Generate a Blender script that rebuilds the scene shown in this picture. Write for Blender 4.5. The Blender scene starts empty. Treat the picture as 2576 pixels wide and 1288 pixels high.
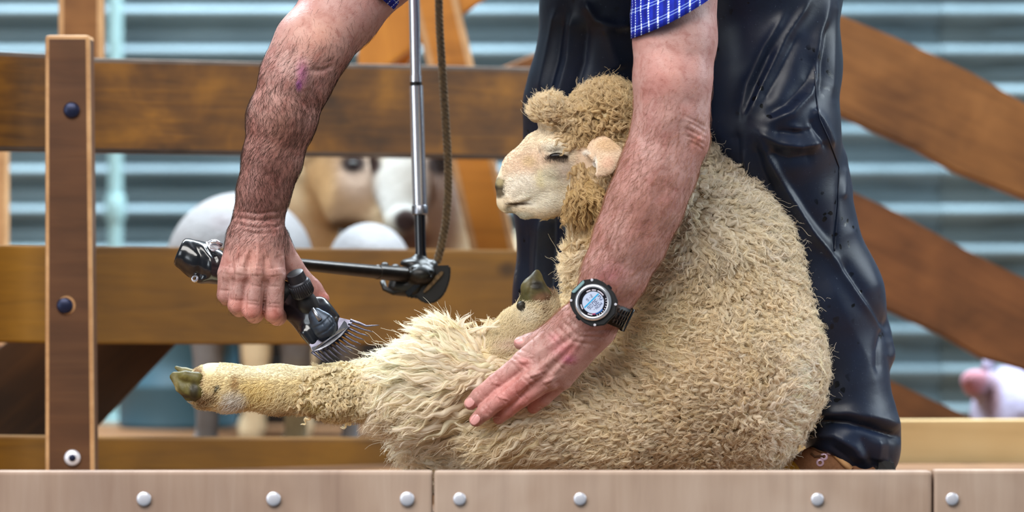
import bpy, bmesh, math
import numpy as np
from mathutils import Vector, Matrix
from mathutils.bvhtree import BVHTree

rng = np.random.default_rng(11)
sc = bpy.context.scene
COL = sc.collection

# ------------------------------------------------------------------ frame of reference
D0, S, CZ = 6.0, 1800.0, 0.33          # subject distance, pixels per metre there, lens height


def P(px, py, Y=0.0):
    """World point that stands at depth Y behind the subject plane on the sight line of a photo pixel."""
    k = (D0 + Y) / D0
    return np.array([(px - 1288) / S * k, Y, CZ + (644 - py) / S * k])


def R(r, Y=0.0):
    return r / S * (D0 + Y) / D0


def to_px(v):
    d = (D0 + v[:, 1]) / D0
    return 1288 + v[:, 0] * S / d, 644 - (v[:, 2] - CZ) * S / d


def lin(r, g, b, a=1.0):
    def f(c):
        c = c / 255.0
        return c / 12.92 if c <= 0.04045 else ((c + 0.055) / 1.055) ** 2.4
    return (f(r), f(g), f(b), a)


# ------------------------------------------------------------------ camera, world, light, exposure
cam = bpy.data.cameras.new('camera')
cam_ob = bpy.data.objects.new('camera', cam)
COL.objects.link(cam_ob)
cam_ob.location = (0, -D0, CZ)
cam_ob.rotation_euler = (math.pi / 2, 0, 0)
cam.sensor_width = 36.0
cam.lens = 36.0 * D0 / (2576 / S)
cam.clip_end = 60
cam.dof.use_dof = True
cam.dof.focus_distance = D0 - 0.12
cam.dof.aperture_fstop = 2.9
sc.camera = cam_ob

world = bpy.data.worlds.new('daylight')
sc.world = world
world.use_nodes = True
wb = world.node_tree.nodes['Background']
wb.inputs[0].default_value = (0.78, 0.90, 1.0, 1)
wb.inputs[1].default_value = 0.16


def area(name, loc, target, sx, sy, power, col):
    l = bpy.data.lights.new(name, 'AREA')
    l.shape = 'RECTANGLE'
    l.size, l.size_y, l.energy, l.color = sx, sy, power, col
    o = bpy.data.objects.new(name, l)
    COL.objects.link(o)
    o.location = loc
    d = Vector(target) - Vector(loc)
    o.rotation_euler = d.to_track_quat('-Z', 'Y').to_euler()
    return o


area('daylight_from_open_front', (-1.3, -3.0, 3.5), (0.1, 0, 0.35), 4.2, 2.2, 315, (1.0, 0.97, 0.92))
area('roof_skylight', (0.4, 2.12, 3.3), (0.4, 2.6, 0.4), 6.0, 0.5, 900, (0.80, 0.92, 1.0))
area('daylight_from_side_door', (4.2, -0.2, 2.0), (0.4, 0.1, 0.4), 2.0, 2.2, 150, (0.8, 0.92, 1.0))

area('left_highlight_fill', (-4.6, -3.4, 1.25), (0, 0, 0.4), 2.4, 2.2, 80, (0.86, 0.94, 1.0))  # added light from the left for glints on the tube and handpiece

sc.view_settings.view_transform = 'Standard'
sc.view_settings.look = 'None'
sc.view_settings.exposure = 0.0
sc.view_settings.gamma = 1.0
sc.view_settings.use_curve_mapping = False
sc.cycles_curves.shape = 'THICK'

# ------------------------------------------------------------------ node materials


class NT:
    """Thin wrapper that builds a node material."""

    def __init__(self, name):
        self.m = bpy.data.materials.new(name)
        self.m.use_nodes = True
        self.t = self.m.node_tree
        self.b = self.t.nodes['Principled BSDF']
        self.out = self.t.nodes['Material Output']

    def n(self, kind, **kw):
        nd = self.t.nodes.new(kind)
        for k, v in kw.items():
            setattr(nd, k, v)
        return nd

    def l(self, a, b):
        self.t.links.new(a, b)

    def noise(self, vec, scale, detail=3, rough=0.55, dist=0.0):
        nd = self.n('ShaderNodeTexNoise')
        nd.inputs['Scale'].default_value = scale
        nd.inputs['Detail'].default_value = detail
        nd.inputs['Roughness'].default_value = rough
        nd.inputs['Distortion'].default_value = dist
        if vec is not None:
            self.l(vec, nd.inputs['Vector'])
        return nd.outputs['Fac']

    def ramp(self, fac, stops):
        nd = self.n('ShaderNodeValToRGB')
        e = nd.color_ramp.elements
        while len(e) < len(stops):
            e.new(0.5)
        for i, (p, c) in enumerate(stops):
            e[i].position = p
            e[i].color = c if len(c) == 4 else (*c, 1)
        self.l(fac, nd.inputs['Fac'])
        return nd.outputs['Color']

    def mix(self, fac, a, b, mode='MIX'):
        nd = self.n('ShaderNodeMix', data_type='RGBA', blend_type=mode)
        for s, v in ((nd.inputs[0], fac), (nd.inputs[6], a), (nd.inputs[7], b)):
            if hasattr(v, 'links'):
                self.l(v, s)
            else:
                s.default_value = v
        return nd.outputs[2]

    def math(self, op, a, b=None, c=None):
        nd = self.n('ShaderNodeMath', operation=op)
        for i, v in enumerate((a, b, c)):
            if v is None:
                continue
            if hasattr(v, 'links'):
                self.l(v, nd.inputs[i])
            else:
                nd.inputs[i].default_value = v
        return nd.outputs[0]

    def coords(self, kind='Object', scale=(1, 1, 1), rot=(0, 0, 0)):
        tc = self.n('ShaderNodeTexCoord')
        mp = self.n('ShaderNodeMapping')
        mp.inputs['Scale'].default_value = scale
        mp.inputs['Rotation'].default_value = rot
        self.l(tc.outputs[kind], mp.inputs['Vector'])
        return mp.outputs['Vector']

    def attr(self, name):
        nd = self.n('ShaderNodeAttribute', attribute_name=name)
        return nd.outputs['Color']

    def base(self, v):
        if hasattr(v, 'links'):
            self.l(v, self.b.inputs['Base Color'])
        else:
            self.b.inputs['Base Color'].default_value = v

    def set(self, **kw):
        names = dict(rough='Roughness', spec='Specular IOR Level', metal='Metallic', coat='Coat Weight',
                     coat_rough='Coat Roughness', sheen='Sheen Weight', sss='Subsurface Weight')
        for k, v in kw.items():
            s = self.b.inputs[names[k]]
            if hasattr(v, 'links'):
                self.l(v, s)
            else:
                s.default_value = v
        return self

    def bump(self, h, strength=0.3, dist=0.002):
        nd = self.n('ShaderNodeBump')
        nd.inputs['Strength'].default_value = strength
        nd.inputs['Distance'].default_value = dist
        self.l(h, nd.inputs['Height'])
        self.l(nd.outputs[0], self.b.inputs['Normal'])
        return self


def wood(name, pale, mid, dark, rough=0.55, blotch=5.0, grain=1.0, bump=0.25, spec=0.3, along=2.2, across=26):
    """Timber with its grain along the local X axis of each board."""
    k = NT(name)
    info = k.n('ShaderNodeObjectInfo')
    tc = k.n('ShaderNodeTexCoord')
    off = k.n('ShaderNodeVectorMath', operation='ADD')
    mul = k.n('ShaderNodeVectorMath', operation='SCALE')
    k.l(info.outputs['Location'], mul.inputs[0])
    mul.inputs['Scale'].default_value = 3.7
    k.l(tc.outputs['Object'], off.inputs[0])
    k.l(mul.outputs[0], off.inputs[1])
    mp = k.n('ShaderNodeMapping')
    mp.inputs['Scale'].default_value = (along * grain, across * grain, across * grain)
    k.l(off.outputs[0], mp.inputs['Vector'])
    g = k.noise(mp.outputs[0], 2.0, 5, 0.6, 0.6)
    bl = k.noise(off.outputs[0], blotch, 3, 0.55, 0.4)
    c = k.ramp(g, [(0.25, dark), (0.5, mid), (0.78, pale)])
    c2 = k.ramp(bl, [(0.3, dark), (0.52, mid), (0.72, pale)])
    c = k.mix(0.6, c, c2)
    kn = k.n('ShaderNodeTexVoronoi')
    kn.inputs['Scale'].default_value = 6.5
    mk = k.n('ShaderNodeMapping')
    mk.inputs['Scale'].default_value = (0.8, 1.2, 1.2)
    k.l(off.outputs[0], mk.inputs['Vector'])
    k.l(mk.outputs[0], kn.inputs['Vector'])
    kf = k.ramp(kn.outputs['Distance'], [(0.05, (0.75, 0.75, 0.75, 1)), (0.14, (0, 0, 0, 1))])
    c = k.mix(kf, c, tuple(x * 0.45 for x in dark[:3]) + (1,))
    k.base(c)
    k.set(rough=rough, spec=spec)
    k.bump(g, bump, 0.002)
    return k.m


def plain(name, col, rough=0.5, metal=0.0, spec=0.5, noise=0.0, coat=0.0, scale=40):
    k = NT(name)
    if noise:
        v = k.coords()
        f = k.noise(v, scale, 4)
        lo = tuple(x * (1 - noise) for x in col[:3]) + (1,)
        hi = tuple(min(1, x * (1 + noise)) for x in col[:3]) + (1,)
        k.base(k.ramp(f, [(0.3, lo), (0.7, hi)]))
        k.bump(f, 0.15, 0.001)
    else:
        k.base(col)
    k.set(rough=rough, metal=metal, spec=spec, coat=coat)
    return k.m


M = {}
M['rail'] = wood('rail_timber', lin(154, 102, 26), lin(98, 62, 18), lin(42, 26, 10), 0.5, 9.0)
M['rail_mid'] = wood('rail_timber_smooth', lin(146, 100, 22), lin(120, 80, 20), lin(76, 50, 16), 0.5, 4.2)
M['post'] = wood('post_timber', lin(112, 76, 46), lin(88, 56, 33), lin(58, 36, 22), 0.55, 3.0, 0.8)
M['worn_edge'] = wood('worn_timber_edge', lin(205, 165, 120), lin(180, 138, 95), lin(140, 100, 65), 0.6, 6.0)
M['grey_edge'] = wood('weathered_timber_edge', lin(110, 96, 84), lin(78, 66, 58), lin(52, 44, 40), 0.8, 8.0)
M['brace'] = wood('brace_timber', lin(152, 104, 58), lin(122, 80, 42), lin(74, 46, 26), 0.6, 7.5)
M['brace_red'] = wood('brace_timber_red', lin(142, 92, 52), lin(112, 70, 40), lin(64, 40, 24), 0.6, 7.0)
M['brace_shade'] = wood('brace_timber_shade', lin(96, 62, 30), lin(64, 40, 20), lin(36, 24, 14), 0.7, 4.0)  # dark tones carry the shade on the low brace behind the rails
M['pale_timber'] = wood('pale_timber', lin(226, 200, 152), lin(210, 180, 130), lin(176, 146, 100), 0.6, 3.0, 0.6)
M['orange_timber'] = wood('orange_timber', lin(200, 134, 52), lin(170, 108, 40), lin(110, 68, 26), 0.55, 5.0)
M['kerb'] = wood('kerb_timber', lin(196, 174, 158), lin(172, 146, 128), lin(136, 110, 96), 0.7, 4.5, 0.7, 0.4, 0.3, 22, 2.0)
M['floor'] = wood('floor_timber', lin(150, 110, 70), lin(115, 80, 50), lin(70, 48, 30), 0.6, 3.0)
M['shade_timber'] = wood('shade_timber', lin(52, 40, 30), lin(36, 27, 20), lin(20, 16, 12), 0.8, 3.0)  # near black, puts the shade of the pen into the plank colour
M['bolt_dark'] = plain('dark_bolt_steel', lin(30, 36, 62), 0.35, 0.6, 0.5)
M['bolt'] = plain('zinc_bolt', lin(226, 226, 236), 0.36, 0.45, 0.5)
M['recess'] = plain('bolt_recess', lin(36, 26, 18), 0.9)
M['chrome'] = plain('chrome', lin(226, 228, 236), 0.24, 0.88, 0.6)
M['steel'] = plain('worn_steel', lin(150, 152, 160), 0.34, 0.95, noise=0.25, scale=120)
M['comb_steel'] = plain('comb_steel', lin(98, 96, 110), 0.42, 0.8, noise=0.3, scale=90)
M['black_gloss'] = plain('black_enamel', lin(14, 16, 22), 0.22, 0.0, 0.6, coat=0.3)
M['black_satin'] = plain('black_rubber', lin(15, 15, 18), 0.5, 0.0, 0.4, noise=0.3)
M['black_greasy'] = plain('greasy_black_iron', lin(16, 15, 14), 0.4, 0.1, 0.5, noise=0.5, scale=70)
M['rod_dark'] = plain('dark_greasy_rod', lin(44, 38, 34), 0.32, 0.6, 0.5, noise=0.35, scale=60)
M['knurl'] = plain('knurled_black', lin(46, 46, 52), 0.42, 0.5, 0.5)
M['rope'] = plain('tarred_rope', lin(92, 72, 46), 0.85, noise=0.5, scale=160)
M['drum'] = plain('blue_plastic', lin(56, 94, 112), 0.5, noise=0.15, scale=6)
M['teal_steel'] = plain('painted_steel', lin(128, 160, 164), 0.5, 0.2, noise=0.1, scale=12)
M['hoof'] = plain('horn', lin(92, 84, 44), 0.55, noise=0.6, scale=60)
M['eye'] = plain('eye_black', lin(14, 10, 10), 0.35, 0, .3)
M['yoke'] = plain('yoke_steel', lin(58, 66, 78), 0.42, 0.7, noise=0.3, scale=90)
M['lash'] = plain('eyelash', lin(28, 20, 16), 0.6)


def corrugated_metal():
    k = NT('corrugated_metal')
    v = k.coords('Object', (1.2, 1, 3))
    f = k.noise(v, 3.0, 4)
    v2 = k.coords('Object', (2, 1, 40))
    f2 = k.noise(v2, 3.0, 2)
    c = k.ramp(f, [(0.3, lin(84, 104, 114)), (0.7, lin(112, 134, 144))])
    c = k.mix(k.math('MULTIPLY', f2, 0.35), c, lin(84, 92, 92))
    k.base(c)
    k.set(rough=0.55, metal=0.0, spec=0.3)
    return k.m


M['corrugated'] = corrugated_metal()


def skin_material():
    k = NT('skin')
    a = k.attr('Col')
    v = k.coords('Object')
    n1 = k.noise(v, 55, 4, 0.65, 0.5)
    n2 = k.noise(v, 240, 3, 0.6)
    n3 = k.noise(v, 18, 3, 0.6, 0.8)
    mott = k.ramp(n1, [(0.32, lin(214, 186, 178)), (0.5, lin(246, 242, 238)), (0.7, lin(255, 250, 244))])
    c = k.mix(0.8, a, mott, 'MULTIPLY')
    blot = k.ramp(n3, [(0.35, lin(240, 212, 206)), (0.6, lin(255, 255, 252))])
    c = k.mix(0.7, c, blot, 'MULTIPLY')
    fre = k.ramp(n2, [(0.60, (1, 1, 1, 1)), (0.72, lin(214, 176, 160))])
    c = k.mix(0.6, c, fre, 'MULTIPLY')
    k.base(c)
    k.set(rough=0.48, spec=0.38, sss=0.04)
    k.b.inputs['Subsurface Radius'].default_value = (0.012, 0.004, 0.002)
    k.b.inputs['Subsurface Scale'].default_value = 0.5
    v3 = k.coords('Object', (1, 1, 1.6))
    w = k.n('ShaderNodeTexVoronoi', feature='DISTANCE_TO_EDGE')
    w.inputs['Scale'].default_value = 330
    k.l(v3, w.inputs['Vector'])
    h = k.math('ADD', k.math('MULTIPLY', w.outputs['Distance'], 0.5), k.math('ADD', n1, k.math('MULTIPLY', n2, 0.5)))
    k.bump(h, 0.35, 0.0016)
    return k.m


M['skin'] = skin_material()


def col_material(name, rough=0.7, spec=0.2, bump_scale=90, bump=0.4, var=0.18, dist=0.002):
    """Colour taken from the mesh's own colour layer, with fine relief."""
    k = NT(name)
    a = k.attr('Col')
    v = k.coords('Object')
    f = k.noise(v, bump_scale, 4, 0.6)
    g = 1 - var * 2
    k.base(k.mix(1.0, a, k.ramp(f, [(0.3, (g, g, g, 1)), (0.65, (1, 1, 1, 1))]), 'MULTIPLY'))
    k.set(rough=rough, spec=spec)
    k.bump(f, bump, dist)
    return k.m


M['hide'] = col_material('short_haired_hide', 0.75, 0.2, 110, 0.35, 0.1)
M['hoof_col'] = col_material('horn_and_fur', 0.5, 0.35, 60, 0.5, 0.25)
M['flock'] = col_material('flock_wool', 0.85, 0.1, 60, 0.6, 0.06, 0.006)


def wool_material(name, trans=0.42, root_dark=0.86):
    k = NT(name)
    a = k.attr('wcol')
    hi = k.n('ShaderNodeHairInfo')
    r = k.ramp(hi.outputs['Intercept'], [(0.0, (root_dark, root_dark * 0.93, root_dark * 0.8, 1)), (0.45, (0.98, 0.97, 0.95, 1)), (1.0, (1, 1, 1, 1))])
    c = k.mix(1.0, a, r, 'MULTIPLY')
    k.base(c)
    k.set(rough=0.62, spec=0.25)
    tr = k.n('ShaderNodeBsdfTranslucent')
    k.l(c, tr.inputs['Color'])
    mx = k.n('ShaderNodeMixShader')
    mx.inputs[0].default_value = trans
    k.l(k.b.outputs[0], mx.inputs[1])
    k.l(tr.outputs[0], mx.inputs[2])
    k.l(mx.outputs[0], k.out.inputs['Surface'])
    return k.m


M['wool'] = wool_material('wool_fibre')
M['fur'] = wool_material('short_fur', 0.15, 0.8)
M['body_hair'] = wool_material('body_hair', 0.1, 1.0)


def waxed_cloth():
    k = NT('dark_waxed_cloth')
    v = k.coords('Object')
    n = k.noise(v, 7, 5, 0.6, 0.5)
    c = k.ramp(n, [(0.3, lin(9, 16, 31)), (0.6, lin(14, 26, 49)), (0.8, lin(22, 38, 65))])
    fl = k.noise(v, 420, 2, 0.5)
    c = k.mix(k.ramp(fl, [(0.70, (0, 0, 0, 1)), (0.76, (0.3, 0.3, 0.3, 1))]), c, lin(110, 124, 142))
    vo = k.n('ShaderNodeTexVoronoi')
    vo.inputs['Scale'].default_value = 62
    vo.inputs['Randomness'].default_value = 1.0
    vn = k.n('ShaderNodeTexNoise')
    vn.inputs['Scale'].default_value = 60
    va = k.n('ShaderNodeVectorMath', operation='ADD')
    vs = k.n('ShaderNodeVectorMath', operation='SCALE')
    vs.inputs['Scale'].default_value = 0.016
    k.l(v, vn.inputs['Vector'])
    k.l(vn.outputs['Color'], vs.inputs[0])
    k.l(v, va.inputs[0])
    k.l(vs.outputs[0], va.inputs[1])
    k.l(va.outputs[0], vo.inputs['Vector'])
    drop = k.ramp(vo.outputs['Distance'], [(0.22, (1, 1, 1, 1)), (0.27, (0, 0, 0, 1))])
    some = k.ramp(k.noise(v, 10, 2), [(0.52, (0, 0, 0, 1)), (0.60, (1, 1, 1, 1))])
    wf = k.math('MULTIPLY', drop, some)
    c = k.mix(wf, c, lin(8, 9, 13))
    k.base(c)
    rr = k.n('ShaderNodeMapRange')
    k.l(wf, rr.inputs[0])
    rr.inputs[3].default_value = 0.44
    rr.inputs[4].default_value = 0.22
    k.set(rough=rr.outputs[0], spec=0.40)
    w = k.noise(v, 26, 4, 0.55, 1.2)
    f = k.noise(v, 500, 2)
    k.bump(k.math('ADD', w, k.math('MULTIPLY', f, 0.12)), 0.10, 0.004)
    return k.m


M['cloth'] = waxed_cloth()


def plaid():
    """Blue checked cotton: white dashed uprights and paired pale cross lines on the UV grid (one unit = one check)."""
    k = NT('blue_check_cotton')
    uv = k.n('ShaderNodeUVMap')
    sx = k.n('ShaderNodeSeparateXYZ')
    k.l(uv.outputs[0], sx.inputs[0])
    u, v = sx.outputs[0], sx.outputs[1]

    def line(c, pos, w):
        d = k.math('ABSOLUTE', k.math('SUBTRACT', k.math('FRACT', c), pos))
        return k.math('LESS_THAN', d, w)
    up = line(u, 0.5, 0.085)
    dash = k.math('LESS_THAN', k.math('FRACT', k.math('MULTIPLY', v, 7.0)), 0.62)
    up_d = k.math('MULTIPLY', up, dash)
    c1 = line(v, 0.40, 0.022)
    c2 = line(v, 0.56, 0.022)
    cr = k.math('MAXIMUM', c1, c2)
    v0 = k.coords('Object')
    n = k.noise(v0, 60, 3)
    blue = k.ramp(n, [(0.3, lin(14, 26, 132)), (0.7, lin(26, 46, 176))])
    dark_band = k.math('LESS_THAN', k.math('ABSOLUTE', k.math('SUBTRACT', k.math('FRACT', u), 0.0)), 0.28)
    c = k.mix(k.math('MULTIPLY', dark_band, 0.45), blue, lin(10, 14, 70))
    c = k.mix(k.math('MULTIPLY', cr, 0.75), c, lin(140, 170, 232))
    c = k.mix(k.math('MULTIPLY', up_d, 0.9), c, lin(200, 216, 244))
    both = k.math('MULTIPLY', up, cr)
    c = k.mix(both, c, lin(250, 250, 250))
    k.base(c)
    k.set(rough=0.8, spec=0.2)
    k.bump(k.noise(v0, 900, 2), 0.15, 0.0006)
    return k.m


M['plaid'] = plaid()

# ------------------------------------------------------------------ object helpers


def obj(name, me, mat=None, parent=None, smooth=True):
    o = bpy.data.objects.new(name, me)
    COL.objects.link(o)
    if mat is not None:
        for m in (mat if isinstance(mat, (list, tuple)) else [mat]):
            me.materials.append(m)
    if parent is not None:
        o.parent = parent
    if smooth and hasattr(me, 'polygons'):
        me.polygons.foreach_set('use_smooth', np.ones(len(me.polygons), dtype=bool))
    return o


def tag(o, label, cat, group=None):
    o['label'], o['category'] = label, cat
    if group:
        o['group'] = group
    return o


def empty(name, loc, label=None, cat=None, group=None):
    o = bpy.data.objects.new(name, None)
    COL.objects.link(o)
    o.empty_display_size = 0.05
    o.location = loc
    if label:
        tag(o, label, cat, group)
    return o


def adopt(parent, *kids):
    """Parent kids whose meshes are in world coordinates without moving them."""
    for k in kids:
        k.parent = parent
        k.matrix_parent_inverse = Matrix.Translation(parent.location).inverted() if parent.type == 'EMPTY' else parent.matrix_basis.inverted()


def quad_mesh(name, v, q):
    me = bpy.data.meshes.new(name)
    me.vertices.add(len(v))
    me.vertices.foreach_set('co', np.ascontiguousarray(v, dtype=np.float32).ravel())
    n = q.shape[1]
    me.loops.add(q.size)
    me.loops.foreach_set('vertex_index', np.ascontiguousarray(q, dtype=np.int32).ravel())
    me.polygons.add(len(q))
    me.polygons.foreach_set('loop_start', np.arange(0, q.size, n, dtype=np.int32))
    me.update(calc_edges=True)
    me.validate()
    return me


def bm_mesh(name, bm):
    me = bpy.data.meshes.new(name)
    bmesh.ops.recalc_face_normals(bm, faces=bm.faces[:])
    bm.to_mesh(me)
    bm.free()
    return me


def color_layer(me, cols):
    a = me.color_attributes.new('Col', 'FLOAT_COLOR', 'POINT')
    c = np.ones((len(me.vertices), 4), dtype=np.float32)
    c[:, :3] = cols[:, :3]
    a.data.foreach_set('color', c.ravel())


# ------------------------------------------------------------------ implicit surfaces (smooth blended tapered limbs)


def cap(a, b, ra, rb, k=0.01, flat=None, op='u'):
    return dict(t='c', a=np.asarray(a, float), b=np.asarray(b, float), ra=ra, rb=rb, k=k, flat=flat, op=op)


def ell(c, r, k=0.01, rot=None, op='u'):
    return dict(t='e', c=np.asarray(c, float), r=np.asarray(r, float), k=k, rot=rot, op=op)


def chain(pts, k=12, flat=None, op='u'):
    """Tapered limb through (px, py, depth, radius px) joints; k in px."""
    out = []
    for p, q in zip(pts[:-1], pts[1:]):
        out.append(cap(P(*p[:3]), P(*q[:3]), R(p[3], p[2]), R(q[3], q[2]), k / S, flat, op))
    return out


def blob(px, py, Y, rx, ry, rz_m, k=20, ang=0.0, op='u'):
    """Ellipsoid: rx, ry in px in the picture plane, rz_m in metres in depth, tilted by ang degrees."""
    a = math.radians(ang)
    rot = np.array([[math.cos(a), 0, -math.sin(a)], [0, 1, 0], [math.sin(a), 0, math.cos(a)]])
    return ell(P(px, py, Y), (R(rx, Y), rz_m, R(ry, Y)), k / S, rot, op)


def bbox(p, pad):
    if p['t'] == 'c':
        r = max(p['ra'], p['rb']) * 1.05 + pad
        return np.minimum(p['a'], p['b']) - r, np.maximum(p['a'], p['b']) + r
    r = max(p['r']) + pad if p['rot'] is not None else p['r'] + pad
    return p['c'] - r, p['c'] + r


def dist(p, X, Y, Z):
    if p['t'] == 'c':
        a, b = p['a'], p['b']
        dx, dy, dz = X - a[0], Y - a[1], Z - a[2]
        ba = b - a
        s = 1.0
        if p['flat'] is not None:
            n, s = np.asarray(p['flat'][0], float), p['flat'][1]
            g = (1 / s - 1)
            dn = (dx * n[0] + dy * n[1] + dz * n[2]) * g
            dx, dy, dz = dx + dn * n[0], dy + dn * n[1], dz + dn * n[2]
            ba = ba + n * (ba @ n) * g
        L = ba @ ba + 1e-12
        t = np.clip((dx * ba[0] + dy * ba[1] + dz * ba[2]) / L, 0, 1)
        d = np.sqrt((dx - t * ba[0]) ** 2 + (dy - t * ba[1]) ** 2 + (dz - t * ba[2]) ** 2) - (p['ra'] + t * (p['rb'] - p['ra']))
        return d * min(1.0, s)
    dx, dy, dz = X - p['c'][0], Y - p['c'][1], Z - p['c'][2]
    r = p['r']
    if p['rot'] is not None:
        m = p['rot']
        dx, dy, dz = (m[0, 0] * dx + m[1, 0] * dy + m[2, 0] * dz, m[0, 1] * dx + m[1, 1] * dy + m[2, 1] * dz, m[0, 2] * dx + m[1, 2] * dy + m[2, 2] * dz)
    k0 = np.sqrt((dx / r[0]) ** 2 + (dy / r[1]) ** 2 + (dz / r[2]) ** 2)
    k1 = np.sqrt((dx / r[0] ** 2) ** 2 + (dy / r[1] ** 2) ** 2 + (dz / r[2] ** 2) ** 2) + 1e-9
    return k0 * (k0 - 1) / k1


def implicit(prims, h, smooth=2):
    """Mesh (verts, quads) of the blended shapes on a grid of pitch h, by surface nets."""
    lo = np.min([bbox(p, 0)[0] for p in prims if p['op'] == 'u'], axis=0) - 4 * h
    hi = np.max([bbox(p, 0)[1] for p in prims if p['op'] == 'u'], axis=0) + 4 * h
    n = np.ceil((hi - lo) / h).astype(int) + 1
    ax = [(lo[i] + h * np.arange(n[i])).astype(np.float32) for i in range(3)]
    f = np.full(n, 0.5, dtype=np.float32)
    for p in prims:
        k = max(p['k'], 1e-6)
        b0, b1 = bbox(p, k + 3 * h)
        i0 = np.clip(np.floor((b0 - lo) / h).astype(int), 0, n)
        i1 = np.clip(np.ceil((b1 - lo) / h).astype(int) + 1, 0, n)
        if np.any(i1 <= i0):
            continue
        X = ax[0][i0[0]:i1[0]][:, None, None]
        Y = ax[1][i0[1]:i1[1]][None, :, None]
        Z = ax[2][i0[2]:i1[2]][None, None, :]
        d = dist(p, X, Y, Z).astype(np.float32)
        s = f[i0[0]:i1[0], i0[1]:i1[1], i0[2]:i1[2]]
        if p['op'] == 'u':
            w = np.clip(0.5 + 0.5 * (d - s) / k, 0, 1)
            r = d + (s - d) * w - k * w * (1 - w)
        else:
            w = np.clip(0.5 - 0.5 * (s + d) / k, 0, 1)
            r = s + (-d - s) * w + k * w * (1 - w)
        f[i0[0]:i1[0], i0[1]:i1[1], i0[2]:i1[2]] = r
    ins = f < 0
    c = np.zeros(np.array(f.shape) - 1, dtype=np.uint8)
    for a in (0, 1):
        for b in (0, 1):
            for e in (0, 1):
                c += ins[a:ins.shape[0] - 1 + a, b:ins.shape[1] - 1 + b, e:ins.shape[2] - 1 + e]
    act = (c > 0) & (c < 8)
    ii = np.argwhere(act)
    idx = np.full(act.shape, -1, dtype=np.int64)
    idx[act] = np.arange(len(ii))
    V = {}
    for a in (0, 1):
        for b in (0, 1):
            for e in (0, 1):
                V[a, b, e] = f[ii[:, 0] + a, ii[:, 1] + b, ii[:, 2] + e]
    pos = np.zeros((len(ii), 3))
    cnt = np.zeros(len(ii))
    for A in V:
        for x in range(3):
            if A[x]:
                continue
            B = tuple(1 if j == x else A[j] for j in range(3))
            va, vb = V[A], V[B]
            m = (va < 0) != (vb < 0)
            t = np.where(m, va / np.where(m, va - vb, 1), 0)
            q = np.array(A, float)[None, :] + np.eye(3)[x][None, :] * t[:, None]
            pos += q * m[:, None]
            cnt += m
    v = lo + (ii + pos / cnt[:, None]) * h
    quads = []
    for x in range(3):
        y, z = (x + 1) % 3, (x + 2) % 3
        sl0, sl1 = [slice(None)] * 3, [slice(None)] * 3
        sl0[x], sl1[x] = slice(0, -1), slice(1, None)
        for j in (y, z):
            sl0[j] = sl1[j] = slice(1, -1)
        A, B = ins[tuple(sl0)], ins[tuple(sl1)]
        e = np.argwhere(A != B)
        inside = A[e[:, 0], e[:, 1], e[:, 2]]
        base = e.copy()
        base[:, y] += 1
        base[:, z] += 1

        def cell(dy, dz):
            w = base.copy()
            w[:, y] += dy
            w[:, z] += dz
            return idx[w[:, 0], w[:, 1], w[:, 2]]
        q = np.stack([cell(-1, -1), cell(0, -1), cell(0, 0), cell(-1, 0)], axis=1)
        q[~inside] = q[~inside][:, ::-1]
        quads.append(q)
    q = np.concatenate(quads)
    for _ in range(smooth):
        v = relax(v, q, 0.5)
    return v, q


def relax(v, q, f):
    a = np.concatenate([q[:, i] for i in range(4)])
    b = np.concatenate([q[:, (i + 1) % 4] for i in range(4)])
    n = len(v)
    cnt = np.bincount(a, minlength=n) + np.bincount(b, minlength=n)
    s = np.stack([np.bincount(a, v[b, i], n) + np.bincount(b, v[a, i], n) for i in range(3)], axis=1)
    return v + f * (s / np.maximum(cnt, 1)[:, None] - v)


def normals(v, q):
    fn = np.cross(v[q[:, 2]] - v[q[:, 0]], v[q[:, 3]] - v[q[:, 1]])
    n = np.zeros_like(v)
    for i in range(4):
        for j in range(3):
            n[:, j] += np.bincount(q[:, i], fn[:, j], len(v))
    return n / (np.linalg.norm(n, axis=1, keepdims=True) + 1e-12)


def seg_dist(px, py, line):
    """Distance in px from points to a polyline, and the position along it 0..1."""
    best = np.full(len(px), 1e9)
    tt = np.zeros(len(px))
    m = len(line) - 1
    for i in range(m):
        (x0, y0), (x1, y1) = line[i], line[i + 1]
        L = (x1 - x0) ** 2 + (y1 - y0) ** 2 + 1e-9
        t = np.clip(((px - x0) * (x1 - x0) + (py - y0) * (y1 - y0)) / L, 0, 1)
        d = np.hypot(px - x0 - t * (x1 - x0), py - y0 - t * (y1 - y0))
        b = d < best
        best = np.where(b, d, best)
        tt = np.where(b, (i + t) / m, tt)
    return best, tt


def carve(v, q, strokes, front=True, sharp=2.0):
    """Raise (h > 0) or press (h < 0) creases and folds along polylines given over the photo: (line, width px, height px)."""
    n = normals(v, q)
    px, py = to_px(v)
    off = np.zeros(len(v))
    face = np.clip(-n[:, 1] * 2.5, 0, 1) if front else np.ones(len(v))
    for line, w, h in strokes:
        xs, ys = [p[0] for p in line], [p[1] for p in line]
        m = (px > min(xs) - 4 * w) & (px < max(xs) + 4 * w) & (py > min(ys) - 4 * w) & (py < max(ys) + 4 * w)
        if not m.any():
            continue
        d, t = seg_dist(px[m], py[m], line)
        off[m] += h / S * np.exp(-(d / w) ** sharp) * np.clip(np.minimum(t, 1 - t) * 6 + 0.25, 0, 1)
    return v + n * (off * face)[:, None]


def bvh_of(v, q):
    return BVHTree.FromPolygons([tuple(x) for x in v], [tuple(int(i) for i in x) for x in q])


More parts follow.
